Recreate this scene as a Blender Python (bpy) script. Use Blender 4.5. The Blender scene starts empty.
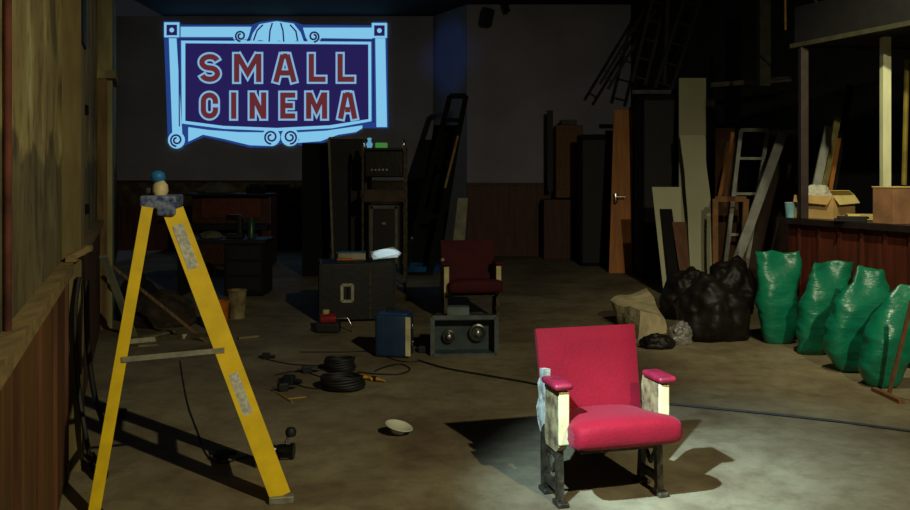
import bpy, bmesh, math, random
from mathutils import Vector, Matrix, noise
random.seed(4)
SC = bpy.context.scene
COL = SC.collection
PI = math.pi
F = 850.0
H = 1.55
# ---------- camera geometry helpers: pixel of the photograph + distance -> point of the place
def at(px, py, Y): return Vector(((px-455)/F*Y, Y, H-(py-175)/F*Y))
def gp(px, py, z=0.0):
    Y = (H-z)*F/(py-175); return Vector(((px-455)/F*Y, Y, z))
def along(c, Y, z=0.0): return Vector((-0.376*Y+c, Y, z))   # line parallel to the left wall
WALLROT = math.atan(0.376)                                   # the side walls lean this far from the view axis

# ---------- materials
MATS = {}
def lin(c):
    return tuple(((x/255)/12.92 if x/255 <= .04045 else ((x/255+.055)/1.055)**2.4) for x in c)
def mat(name, rgb, rough=.7, metal=0.0, var=.25, scale=8.0, bump=.1, rgb2=None, bscale=None, stretch=(1,1,1), spec=.4, coat=0):
    if name in MATS: return MATS[name]
    m = bpy.data.materials.new(name); m.use_nodes = True
    nt = m.node_tree; N = nt.nodes; L = nt.links
    b = N['Principled BSDF']
    tc = N.new('ShaderNodeTexCoord'); mp = N.new('ShaderNodeMapping'); mp.inputs['Scale'].default_value = stretch
    L.new(tc.outputs['Object'], mp.inputs[0])
    n = N.new('ShaderNodeTexNoise'); n.inputs['Scale'].default_value = scale; n.inputs['Detail'].default_value = 6
    L.new(mp.outputs[0], n.inputs['Vector'])
    r = N.new('ShaderNodeValToRGB')
    c = lin(rgb); c2 = lin(rgb2) if rgb2 else tuple(x*(1-var) for x in c); c1 = c if rgb2 else tuple(min(1, x*(1+var)) for x in c)
    r.color_ramp.elements[0].position = .35; r.color_ramp.elements[1].position = .65
    r.color_ramp.elements[0].color = (*c2, 1); r.color_ramp.elements[1].color = (*c1, 1)
    L.new(n.outputs['Fac'], r.inputs[0]); L.new(r.outputs[0], b.inputs['Base Color'])
    b.inputs['Roughness'].default_value = rough; b.inputs['Metallic'].default_value = metal
    b.inputs['Specular IOR Level'].default_value = spec
    if coat: b.inputs['Coat Weight'].default_value = coat
    if bump:
        n2 = N.new('ShaderNodeTexNoise'); n2.inputs['Scale'].default_value = bscale or scale*3; n2.inputs['Detail'].default_value = 5
        L.new(mp.outputs[0], n2.inputs['Vector'])
        bp = N.new('ShaderNodeBump'); bp.inputs['Strength'].default_value = bump; bp.inputs['Distance'].default_value = .02
        L.new(n2.outputs['Fac'], bp.inputs['Height']); L.new(bp.outputs[0], b.inputs['Normal'])
    MATS[name] = m; return m
def emis(name, rgb, s=1.0):
    if name in MATS: return MATS[name]
    m = bpy.data.materials.new(name); m.use_nodes = True
    nt = m.node_tree; nt.nodes.clear()
    e = nt.nodes.new('ShaderNodeEmission'); e.inputs[0].default_value = (*lin(rgb), 1); e.inputs[1].default_value = s
    o = nt.nodes.new('ShaderNodeOutputMaterial'); nt.links.new(e.outputs[0], o.inputs[0])
    MATS[name] = m; return m

# ---------- mesh builder
class MB:
    def __init__(s): s.bm = bmesh.new()
    def box(s, c, d, rot=None, bev=0.0, seg=2, M=None):
        r = bmesh.ops.create_cube(s.bm, size=1)
        vs = r['verts']
        mt = Matrix.Translation(c) @ (rot.to_4x4() if rot else Matrix.Identity(4)) @ Matrix.Diagonal((*d, 1))
        if M is not None: mt = M @ mt
        bmesh.ops.transform(s.bm, matrix=mt, verts=vs)
        if bev:
            es = list({e for v in vs for e in v.link_edges})
            bmesh.ops.bevel(s.bm, geom=es, offset=bev, segments=seg, affect='EDGES', profile=.5)
        return s
    def bar(s, a, b, w, t, up=(0,0,1), bev=0.0):
        """box from a to b, section w (sideways) x t (towards up)"""
        a, b = Vector(a), Vector(b); d = b-a; z = d.normalized(); x = Vector(up).cross(z)
        if x.length < 1e-4: x = Vector((1,0,0))
        x.normalize(); y = z.cross(x)
        R = Matrix((x, y, z)).transposed()
        return s.box((a+b)/2, (w, t, d.length), R, bev)
    def tube(s, pts, r, n=8, caps=True):
        pts = [Vector(p) for p in pts]; rings = []
        for i, p in enumerate(pts):
            a = pts[max(i-1, 0)]; b = pts[min(i+1, len(pts)-1)]
            d = (b-a).normalized(); u = Vector((0,0,1)) if abs(d.z) < .95 else Vector((1,0,0))
            x = u.cross(d).normalized(); y = d.cross(x)
            rr = r[i] if isinstance(r, (list, tuple)) else r
            rings.append([s.bm.verts.new(p+(x*math.cos(k*2*PI/n)+y*math.sin(k*2*PI/n))*rr) for k in range(n)])
        for i in range(len(rings)-1):
            for k in range(n): s.bm.faces.new((rings[i][k], rings[i][(k+1)%n], rings[i+1][(k+1)%n], rings[i+1][k]))
        if caps: s.bm.faces.new(rings[0][::-1]); s.bm.faces.new(rings[-1])
        return s
    def lathe(s, prof, n=24, M=None, caps=True):
        rings = []
        for (r, z) in prof:
            ring = []
            for k in range(n):
                v = Vector((r*math.cos(k*2*PI/n), r*math.sin(k*2*PI/n), z))
                ring.append(s.bm.verts.new(M @ v if M is not None else v))
            rings.append(ring)
        for i in range(len(rings)-1):
            for k in range(n): s.bm.faces.new((rings[i][k], rings[i][(k+1)%n], rings[i+1][(k+1)%n], rings[i+1][k]))
        if caps: s.bm.faces.new(rings[0][::-1]); s.bm.faces.new(rings[-1])
        return s
    def prism(s, pts, vec):
        """closed polygon (3d points) pushed along vec"""
        vec = Vector(vec)
        a = [s.bm.verts.new(Vector(p)) for p in pts]; b = [s.bm.verts.new(Vector(p)+vec) for p in pts]
        n = len(pts); s.bm.faces.new(a[::-1]); s.bm.faces.new(b)
        for i in range(n): s.bm.faces.new((a[i], a[(i+1)%n], b[(i+1)%n], b[i]))
        return s
    def torus(s, c, R, r, n=32, k=8, tilt=None, sx=1.0):
        T = Matrix.Translation(c) @ (tilt.to_4x4() if tilt else Matrix.Identity(4))
        V = [[s.bm.verts.new(T @ Vector(((R+r*math.cos(b*2*PI/k))*math.cos(a*2*PI/n)*sx, (R+r*math.cos(b*2*PI/k))*math.sin(a*2*PI/n), r*math.sin(b*2*PI/k)))) for b in range(k)] for a in range(n)]
        for a in range(n):
            for b in range(k): s.bm.faces.new((V[a][b], V[(a+1)%n][b], V[(a+1)%n][(b+1)%k], V[a][(b+1)%k]))
        return s
    def build(s, name, m, parent=None, loc=None, rot=None, smooth=False, sub=0):
        bmesh.ops.recalc_face_normals(s.bm, faces=s.bm.faces)
        me = bpy.data.meshes.new(name); s.bm.to_mesh(me); s.bm.free()
        me.materials.append(m)
        if smooth:
            for p in me.polygons: p.use_smooth = True
            try: me.set_sharp_from_angle(angle=math.radians(50))
            except Exception: pass
        o = bpy.data.objects.new(name, me); COL.objects.link(o)
        if loc is not None: o.location = loc
        if rot is not None: o.rotation_euler = rot
        if parent: o.parent = parent
        if sub:
            md = o.modifiers.new('sub', 'SUBSURF'); md.levels = sub; md.render_levels = sub
        return o
def tag(o, label, cat, group=None, kind=None):
    o['label'] = label; o['category'] = cat
    if group: o['group'] = group
    if kind: o['kind'] = kind
    return o
def thing(name, label, cat, loc=(0,0,0), rz=0.0, group=None):
    o = bpy.data.objects.new(name, None); COL.objects.link(o); o.empty_display_size = .1
    o.location = loc; o.rotation_euler = (0,0,rz)
    return tag(o, label, cat, group)
def struct(name, mb, m, **k):
    o = mb.build(name, m, **k); o['kind'] = 'structure'; return o
def sub_origin(o, loc):
    """move a mesh's origin to loc without moving the mesh"""
    loc = Vector(loc); o.data.transform(Matrix.Translation(-loc)); o.location = loc; return o
def part(o, label): o['label'] = label; return o

# ---------- palette
M_black = mat('black_paint', (15,15,18), .6, var=.3)
M_blackgloss = mat('black_gloss', (13,13,15), .3, var=.3)
M_rubber = mat('black_rubber', (22,22,22), .6, var=.2)
M_iron = mat('old_iron', (70,62,48), .55, .6, var=.5, scale=25, bump=.3)
M_chrome = mat('chrome', (190,190,190), .25, 1.0, var=.1, bump=0)
M_dustywood = mat('dusty_wood', (120,95,65), .7, var=.35, scale=6, stretch=(8,8,1))

# ---------- the setting
CZ = 4.82
def floor_mat():
    m = bpy.data.materials.new('dusty_floor'); m.use_nodes = True
    nt = m.node_tree; N = nt.nodes; L = nt.links; b = N['Principled BSDF']
    tc = N.new('ShaderNodeTexCoord')
    def nz(sc, det, rgh=.6, w=0):
        n = N.new('ShaderNodeTexNoise'); n.inputs['Scale'].default_value = sc; n.inputs['Detail'].default_value = det; n.inputs['Roughness'].default_value = rgh
        n.inputs['Distortion'].default_value = w; L.new(tc.outputs['Object'], n.inputs['Vector']); return n
    a = nz(1.1, 8, .62, .4); c = nz(6.5, 8, .7, .2); d = nz(40, 4, .7)
    r1 = N.new('ShaderNodeValToRGB'); e = r1.color_ramp.elements
    e[0].position = .34; e[0].color = (*lin((104,88,64)), 1); e[1].position = .66; e[1].color = (*lin((146,136,106)), 1)
    L.new(a.outputs['Fac'], r1.inputs[0])
    r2 = N.new('ShaderNodeValToRGB'); e = r2.color_ramp.elements
    e[0].position = .3; e[0].color = (.55,.5,.45,1); e[1].position = .56; e[1].color = (1,1,1,1)
    L.new(c.outputs['Fac'], r2.inputs[0])
    mx = N.new('ShaderNodeMix'); mx.data_type = 'RGBA'; mx.blend_type = 'MULTIPLY'; mx.inputs[0].default_value = .75
    L.new(r1.outputs[0], mx.inputs[6]); L.new(r2.outputs[0], mx.inputs[7])
    L.new(mx.outputs[2], b.inputs['Base Color'])
    b.inputs['Roughness'].default_value = .75
    bp = N.new('ShaderNodeBump'); bp.inputs['Strength'].default_value = .25; bp.inputs['Distance'].default_value = .01
    L.new(d.outputs['Fac'], bp.inputs['Height']); L.new(bp.outputs[0], b.inputs['Normal'])
    return m
def plaster_mat():
    m = bpy.data.materials.new('stained_plaster'); m.use_nodes = True
    nt = m.node_tree; N = nt.nodes; L = nt.links; b = N['Principled BSDF']
    tc = N.new('ShaderNodeTexCoord')
    mp = N.new('ShaderNodeMapping'); mp.inputs['Scale'].default_value = (1,1.5,.8); L.new(tc.outputs['Object'], mp.inputs[0])
    n = N.new('ShaderNodeTexNoise'); n.inputs['Scale'].default_value = 1.6; n.inputs['Detail'].default_value = 9; n.inputs['Distortion'].default_value = .6; L.new(mp.outputs[0], n.inputs['Vector'])
    r = N.new('ShaderNodeValToRGB'); e = r.color_ramp.elements
    e[0].position = .33; e[0].color = (*lin((84,76,52)), 1); e[1].position = .66; e[1].color = (*lin((196,186,136)), 1)
    k = e.new(.45); k.color = (*lin((150,132,84)), 1); k = e.new(.55); k.color = (*lin((164,150,92)), 1)
    L.new(n.outputs['Fac'], r.inputs[0])
    n3 = N.new('ShaderNodeTexNoise'); n3.inputs['Scale'].default_value = 9; n3.inputs['Detail'].default_value = 8; L.new(mp.outputs[0], n3.inputs['Vector'])
    r3 = N.new('ShaderNodeValToRGB'); e = r3.color_ramp.elements
    e[0].position = .32; e[0].color = (.42,.33,.25,1); e[1].position = .48; e[1].color = (1,1,1,1); L.new(n3.outputs['Fac'], r3.inputs[0])
    mx = N.new('ShaderNodeMix'); mx.data_type = 'RGBA'; mx.blend_type = 'MULTIPLY'; mx.inputs[0].default_value = .8
    L.new(r.outputs[0], mx.inputs[6]); L.new(r3.outputs[0], mx.inputs[7])
    # grime band near the dado rail (soiled plaster with its own edge)
    sp = N.new('ShaderNodeSeparateXYZ'); L.new(tc.outputs['Object'], sp.inputs[0])
    n4 = N.new('ShaderNodeTexNoise'); n4.inputs['Scale'].default_value = 2.5; L.new(tc.outputs['Object'], n4.inputs['Vector'])
    ad = N.new('ShaderNodeMath'); ad.operation = 'MULTIPLY_ADD'; ad.inputs[1].default_value = .5; L.new(n4.outputs['Fac'], ad.inputs[0]); L.new(sp.outputs['Z'], ad.inputs[2])
    r4 = N.new('ShaderNodeValToRGB'); e = r4.color_ramp.elements
    e[0].position = .0; e[0].color = (.42,.42,.47,1); e[1].position = .04; e[1].color = (1,1,1,1)
    sb = N.new('ShaderNodeMath'); sb.operation = 'SUBTRACT'; sb.inputs[1].default_value = 1.90; L.new(ad.outputs[0], sb.inputs[0]); L.new(sb.outputs[0], r4.inputs[0])
    mx2 = N.new('ShaderNodeMix'); mx2.data_type = 'RGBA'; mx2.blend_type = 'MULTIPLY'; mx2.inputs[0].default_value = 1
    L.new(mx.outputs[2], mx2.inputs[6]); L.new(r4.outputs[0], mx2.inputs[7])
    L.new(mx2.outputs[2], b.inputs['Base Color'])
    b.inputs['Roughness'].default_value = .85
    bp = N.new('ShaderNodeBump'); bp.inputs['Strength'].default_value = .4; bp.inputs['Distance'].default_value = .01
    L.new(n3.outputs['Fac'], bp.inputs['Height']); L.new(bp.outputs[0], b.inputs['Normal'])
    return m
M_floor = floor_mat(); M_plaster = plaster_mat()
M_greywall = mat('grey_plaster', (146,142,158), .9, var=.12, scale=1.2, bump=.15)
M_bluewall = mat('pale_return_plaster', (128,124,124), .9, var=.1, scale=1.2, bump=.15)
M_darkwall = mat('dark_plaster', (40,40,38), .9, var=.3, scale=1.0)  # even dark tone for the whole right wall
M_dado = mat('red_brown_panelling', (82,46,36), .6, var=.35, scale=3, stretch=(6,6,.6))
M_wains = mat('varnished_wainscot', (92,58,36), .5, var=.45, scale=2.5, stretch=(6,6,.5))
M_tile = mat('soiled_tiles', (104,92,72), .8, rgb2=(66,52,42), scale=5)
M_ceil = mat('black_ceiling', (8,8,11), .9, var=.2, bump=0)
M_rail = mat('worn_rail_wood', (128,108,70), .65, var=.3, scale=5, stretch=(5,1,5))

mb = MB(); mb.box((3, 9, -.05), (18, 22, .1)); struct('floor', mb, M_floor)
mb = MB(); mb.box((3, 9, CZ+.05), (18, 22, .1)); struct('ceiling', mb, M_ceil)
# back wall: lower panelling, tile band, plaster
bx0, bx1 = -7.3, -.453
def wallbox(x0, x1, y, z0, z1, th=.2): return MB().box(((x0+x1)/2, y+th/2, (z0+z1)/2), (x1-x0, th, z1-z0))
struct('wall_back', wallbox(bx0, bx1, 17.5, 0, CZ), M_greywall)
mb = wallbox(bx0, bx1, 17.46, 0, .93, .04)
for k in range(26): mb.box((bx0+.25*k+.2, 17.45, .465), (.02, .02, .92))
struct('trim_1', mb, M_dado)
struct('trim_2', wallbox(bx0, bx1, 17.475, .93, 1.40, .025), M_tile)
struct('trim_3', wallbox(bx0, bx1, 17.45, 1.40, 1.44, .05), mat('dark_trim', (60,44,34), .6))
# the step in the wall that catches blue light, given by an added spot
p0 = Vector((-.453, 17.5, 0)); p1 = Vector((.23, 16.3, 0))
d = (p1-p0).normalized(); nrm = Vector((d.y, -d.x, 0))
nout = Vector((-d.y, d.x, 0))
mb = MB().prism([p0, p1, p1-Vector((0,-.25,0)), p0-Vector((0,-.25,0))], (0,0,CZ)); struct('wall_return', mb, M_bluewall)
struct('wall_rear', wallbox(.23, 3.6, 16.3, 0, CZ), M_greywall)
mb = wallbox(.23, 3.6, 16.26, 0, 1.36, .04)
for k in range(13): mb.box((.35+.26*k, 16.25, .68), (.02, .02, 1.35))
mb.box((1.9, 16.24, 1.38), (3.35, .06, .05)); struct('trim_4', mb, M_dado)
def sidewall(c, y0, y1, z0, z1, th, side):
    a, b = along(c, y0, z0), along(c, y1, z0); o = Vector((side*th, 0, 0))
    return MB().prism([a, b, b+o, a+o], (0,0,z1-z0))
struct('wall_left', sidewall(-.384, -1.0, 18.5, 0, CZ, .3, -1), M_plaster)
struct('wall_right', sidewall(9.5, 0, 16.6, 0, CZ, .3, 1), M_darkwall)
# left wall dressing
c0 = -.384
mb = sidewall(c0, -1, 4.40, 0, 1.04, .03, 1)
for y in (1.35, 1.9, 2.5, 3.1, 3.7, 4.3): mb.box(along(c0+.035, y, .52), (.02, .05, 1.03), Matrix.Rotation(WALLROT, 3, 'Z'))
struct('trim_5', mb, M_wains)
mb = sidewall(c0, -1, 4.42, 1.04, 1.10, .065, 1); struct('trim_6', mb, M_rail)
mb = sidewall(c0, 4.8, 8.55, 1.04, 1.10, .065, 1); struct('trim_7', mb, M_rail)
M_wainsdark = mat('dark_wainscot', (78,48,34), .6, var=.4, scale=3, stretch=(6,6,.5))
struct('trim_8', sidewall(c0, 4.45, 17.4, 0, 1.04, .03, 1), M_wainsdark)
M_post = mat('grey_brown_pilaster', (150,142,100), .8, var=.3, scale=3, stretch=(3,3,.6))
mb = sidewall(c0, 4.44, 4.76, 0, CZ, .10, 1); struct('pilaster_strip', mb, mat('pilaster_strip', (118,104,66), .8, var=.3, scale=3, stretch=(3,3,.6)))
mb = sidewall(c0, 8.6, 9.3, 0, CZ, .15, 1)
mb.prism([along(c0, 8.52, 2.52), along(c0, 9.4, 2.52), along(c0+.19, 9.4, 2.52), along(c0+.19, 8.52, 2.52)], (0,0,.08))
struct('trim_9', mb, M_post)
mb = sidewall(c0, 8.54, 8.6, 0, 2.52, .10, 1); struct('trim_10', mb, mat('brown_casing', (120,94,58), .7, var=.3, scale=4, stretch=(4,4,.6)))
# rusty pipe and electrical bits on left wall
pipe = MB().tube([along(c0+.016, 2.45, 1.10), along(c0+.016, 2.45, 3.4)], .011, 10).build('rusty_pipe', mat('rust', (92,46,34), .85, var=.6, scale=6), smooth=True)
tag(pipe, 'rusty red vertical pipe up the stained plaster wall at the left edge', 'pipe')
dk = sidewall(c0+.10, 4.46, 4.74, 2.25, 3.6, .012, 1).build('black_slot_strip', M_black)  # flat black strip put in for the dark slot on the pilaster
tag(dk, 'narrow black strip for the dark slot high on the left wall', 'cloth')
for i, (y, z, lb) in enumerate(((5.6, 1.98, 'upper small dark hook box on the pale strip of left wall'), (5.7, 1.32, 'lower small dark hook box on the pale strip of left wall just over rail'))):
    o = MB().box(along(c0+.03, y, z), (.06, .1, .07), bev=.01).build('junction_box', M_black); tag(o, lb, 'box')
for o in bpy.data.objects:
    if o.name == 'pilaster_strip': o.name = 'trim_11'

# wooden offcut sticking out where the rail is broken
mb = MB(); mb.bar(along(c0+.05, 4.36, 1.12), along(c0+.13, 4.62, 1.15), .05, .035); mb.bar(along(c0+.05, 4.38, 1.12), along(c0+.15, 4.40, 1.17), .03, .03)
tag(mb.build('broken_wood_offcut', M_rail), 'splintered pale wood offcut at the break in the left dado rail', 'wood')

# ---------- lights
def spot(name, loc, target, energy, color, size, blend, radius):
    l = bpy.data.lights.new(name, 'SPOT'); l.energy = energy; l.color = color; l.spot_size = math.radians(size); l.spot_blend = blend; l.shadow_soft_size = radius
    o = bpy.data.objects.new(name, l); COL.objects.link(o); o.location = loc
    o.rotation_euler = (Vector(target)-Vector(loc)).to_track_quat('-Z', 'Y').to_euler(); return o
spot('work_lamp', (2.4, 0.0, 4.05), (1.2, 4.4, 0), 840, (1.0,.93,.62), 112, 1.0, .05)
spot('projector_beam', (-.6, 2.1, 2.65), (1.12, 4.3, 0), 1150, (.52,.80,1.0), 35, 1.0, .03)
spot('projector_core', (-.6, 2.1, 2.65), (1.12, 4.25, .05), 900, (.62,.88,1.0), 19, 1.0, .03)
spot('bar_lamp', (2.55, 5.5, 3.7), (3.7, 7.2, 1.3), 230, (1.0,.93,.62), 95, .9, .05)
spot('added_blue_spill', (-5.2, 13.2, 4.2), (-.12, 16.9, 3.9), 140, (.06,.20,1.0), 17, .8, .05)  # added blue spot standing in for the picture's spill on the wall step
w = bpy.data.worlds.new('dim'); SC.world = w; w.use_nodes = True
w.node_tree.nodes['Background'].inputs[0].default_value = (.75,.85,1,1); w.node_tree.nodes['Background'].inputs[1].default_value = .010

# ---------- camera
cam = bpy.data.cameras.new('camera'); co = bpy.data.objects.new('camera', cam); COL.objects.link(co)
co.location = (0,0,H); co.rotation_euler = (PI/2,0,0); cam.sensor_width = 36; cam.lens = 36*F/910; cam.shift_y = -80/910; SC.camera = co
vs = SC.view_settings; vs.view_transform = 'Standard'; vs.look = 'None'; vs.exposure = 0; vs.gamma = 1; vs.use_curve_mapping = False

# ---------- the projected picture SMALL CINEMA on the back wall
def S(u, v, lay): 
    p = at(150+u/3.4, 10+v/3.4, 17.495-.006*lay); return p
E_cy = emis('light_cyan', (128,196,232)); E_mid = emis('light_blue', (34,62,128)); E_nv = emis('light_navy', (36,30,84)); E_red = emis('light_red', (98,42,46)); E_pale = emis('light_pale', (128,176,214))
sign = thing('projected_sign', 'glowing blue projected picture reading SMALL CINEMA on the dark back wall', 'projection', S(425, 465, 0))
def spoly(name, polys, m, lay, parent=sign, label=None):
    mb = MB()
    for pl in polys:
        vs_ = [mb.bm.verts.new(S(u, v, lay)) for u, v in pl]; f = mb.bm.faces.new(vs_); f.normal_update()
    bmesh.ops.triangulate(mb.bm, faces=mb.bm.faces)
    for f in mb.bm.faces:
        f.normal_update()
        if f.normal.y > 0: f.normal_flip()
    o = MBbuild_raw(mb, name, m); o.parent = parent
    o.matrix_parent_inverse = Matrix.Translation(-sign.location)
    if parent is not sign: o.matrix_parent_inverse = Matrix.Identity(4); 
    return o
def MBbuild_raw(mb, name, m):
    me = bpy.data.meshes.new(name); mb.bm.to_mesh(me); mb.bm.free(); me.materials.append(m)
    o = bpy.data.objects.new(name, me); COL.objects.link(o); return o
def ribbon(pts, w, closed=False, ext=0.0):
    """thick mitred polyline -> quads in (u,v)"""
    P = [Vector((p[0], p[1])) for p in pts]
    if ext and not closed:
        P[0] = P[0]+(P[0]-P[1]).normalized()*ext; P[-1] = P[-1]+(P[-1]-P[-2]).normalized()*ext
    n = len(P); Lf, Rt = [], []
    for i in range(n):
        a = P[i-1] if (i > 0 or closed) else None; b = P[(i+1)%n] if (i < n-1 or closed) else None
        d1 = (P[i]-a).normalized() if a is not None else None; d2 = (b-P[i]).normalized() if b is not None else None
        if d1 is None: d1 = d2
        if d2 is None: d2 = d1
        n1 = Vector((-d1.y, d1.x)); n2 = Vector((-d2.y, d2.x)); m_ = (n1+n2)
        if m_.length < .3: m_ = n1
        m_.normalize(); k = min(1/max(m_.dot(n1), .35), 2.2)
        Lf.append(P[i]+m_*w/2*k); Rt.append(P[i]-m_*w/2*k)
    q = []
    for i in range(n if closed else n-1):
        j = (i+1) % n
        q.append([tuple(Lf[i]), tuple(Lf[j]), tuple(Rt[j]), tuple(Rt[i])])
    return q
def arc(cx, cy, rx, ry, a0, a1, n=10): return [(cx+rx*math.cos(math.radians(a0+(a1-a0)*i/n)), cy+ry*math.sin(math.radians(a0+(a1-a0)*i/n))) for i in range(n+1)]
def disc(cx, cy, r, n=20): return arc(cx, cy, r, r, 0, 360*(n-1)/n, n-1)
# backing glow silhouette (deep blue), clipped at lower right where something stands in the beam
spoly('backing', [[(45,38),(100,38),(102,50),(345,50),(375,40),(430,34),(490,40),(520,50),(756,52),(756,40),(806,40),(811,402),(722,402),(700,420),(640,430),(585,452),(520,462),(460,452),(400,468),(340,468),(250,446),(185,432),(150,446),(118,462),(88,470),(66,458),(60,430),(52,200)]], E_mid, 0)
spoly('panel_border', [[(106,104),(752,108),(753,378),(620,402),(430,412),(250,404),(108,386)]], E_cy, 1)
spoly('panel', [[(120,113),(742,117),(743,371),(610,392),(430,401),(250,394),(120,377)]], E_nv, 2)
spoly('top_bar', [[(104,57),(345,57),(335,92),(104,92)]], E_cy, 3)
spoly('top_bar', [[(520,60),(756,60),(756,98),(530,95)]], E_cy, 3)
spoly('side_bar', [[(64,96),(90,96),(110,425),(76,425)]], E_cy, 3)
spoly('side_bar', [[(766,96),(800,96),(806,398),(770,398)]], E_cy, 3)
for cx, cy in ((74,68), (780,70)):
    spoly('corner_block', [[(cx-26,cy-26),(cx+26,cy-26),(cx+26,cy+25),(cx-26,cy+25)]], E_cy, 3)
    spoly('corner_inset', [[(cx-18,cy-18),(cx+18,cy-18),(cx+18,cy+18),(cx-18,cy+18)]], E_nv, 4)
    spoly('corner_dot', [disc(cx, cy, 8)], E_cy, 5)
spoly('bottom_band', [[(130,398),(200,408),(300,415),(392,416),(388,440),(405,462),(340,460),(250,438),(180,424),(130,448)]], E_cy, 3)
spoly('bottom_band', [[(500,416),(600,410),(722,392),(722,402),(700,415),(640,424),(580,446),(500,452),(508,440)]], E_cy, 3)
def scroll(cx, cy, r, sgn, start=90):
    pts = []
    for i in range(22):
        a = math.radians(start+sgn*i*26); rr = r*(1-i/30)
        pts.append((cx+rr*math.cos(a), cy+rr*math.sin(a)))
    return pts
for (cx, cy, r, sg) in ((412,432,27,1), (476,432,27,-1), (308,88,22,1), (557,90,22,-1), (90,442,25,1)):
    spoly('scroll_disc', [disc(cx, cy, r+4)], E_cy, 4)
    spoly('scroll_line', ribbon(scroll(cx, cy, r-3, sg), 6), E_nv, 5)
spoly('shell_crest', [[(338,112),(350,78),(372,48),(430,38),(488,46),(512,76),(524,110),(500,104),(470,112),(440,104),(405,110),(375,102)]], E_cy, 4)
for pl in ([(352,104),(364,70),(384,50)], [(405,108),(408,70),(416,44)], [(455,108),(452,70),(444,44)], [(502,104),(496,72),(476,50)]):
    spoly('shell_groove', ribbon(pl, 5), E_nv, 5)
for ln in ([(98,98),(100,396)], [(759,100),(761,384)], [(100,99),(345,101)], [(520,101),(760,103)]): spoly('panel_line', ribbon(ln, 4), E_nv, 4)
def letter(ch, x0, x1, y0, y1):
    w = 21; h = w/2; a, b = x0+h, x1-h; t, c = y0+h, y1-h; mx = (x0+x1)/2; my = (y0+y1)/2
    if ch == 'S':
        ry = (c-t)/4; rx = (b-a)/2
        st = [arc(mx, t+ry, rx, ry, -15, -180, 10)[0:] + arc(mx, t+ry, rx, ry, 180, 90, 5)[1:] + arc(mx, c-ry, rx, ry, -90, 0, 5)[1:] + arc(mx, c-ry, rx, ry, 0, 165, 10)[1:]]
    elif ch == 'C':
        r = (b-a)/2
        st = [[(b, t+r+10), (b, t+r)] + arc(mx, t+r, r, r, 0, -180, 10)[1:] + [(a, c-r)] + arc(mx, c-r, r, r, 180, 0, 10)[1:] + [(b, c-r-10)]]
    elif ch == 'M': st = [[(a, y1), (a, y0)], [(b, y1), (b, y0)], [(a+2, y0+4), (mx, y1-32), (b-2, y0+4)]]
    elif ch == 'A': st = [[(a-3, y1), (mx-7, y0+3)], [(b+3, y1), (mx+7, y0+3)], [(mx-9, y0+9), (mx+9, y0+9)], [(a+12, y1-32), (b-12, y1-32)]]
    elif ch == 'L': st = [[(a, y0), (a, c), (x1, c)]]
    elif ch == 'I': st = [[(mx, y0), (mx, y1)]]
    elif ch == 'N': st = [[(a, y1), (a, y0)], [(b, y1), (b, y0)], [(a, y0+6), (b, y1-6)]]
    elif ch == 'E': st = [[(x1, t), (a, t), (a, c), (x1, c)], [(a, my), (x1-8, my)]]
    def rb(wd, ext):
        q = []
        for s_ in st: q += ribbon(s_, wd, ext=ext)
        return q
    face = spoly('letter', rb(w-3, -1), E_red, 5)
    ol = spoly('letter_outline', rb(w+10, 5.5), E_pale, 3)
    ol.parent = face; ol.matrix_parent_inverse = Matrix.Identity(4)
for ch, a, b in (('S',166,240), ('M',284,380), ('A',420,498), ('L',538,598), ('L',636,696)): letter(ch, a, b, 148, 246)
for ch, a, b in (('C',171,233), ('I',273,296), ('N',337,397), ('E',441,495), ('M',529,604), ('A',640,704)): letter(ch, a, b, 279, 371)

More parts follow.
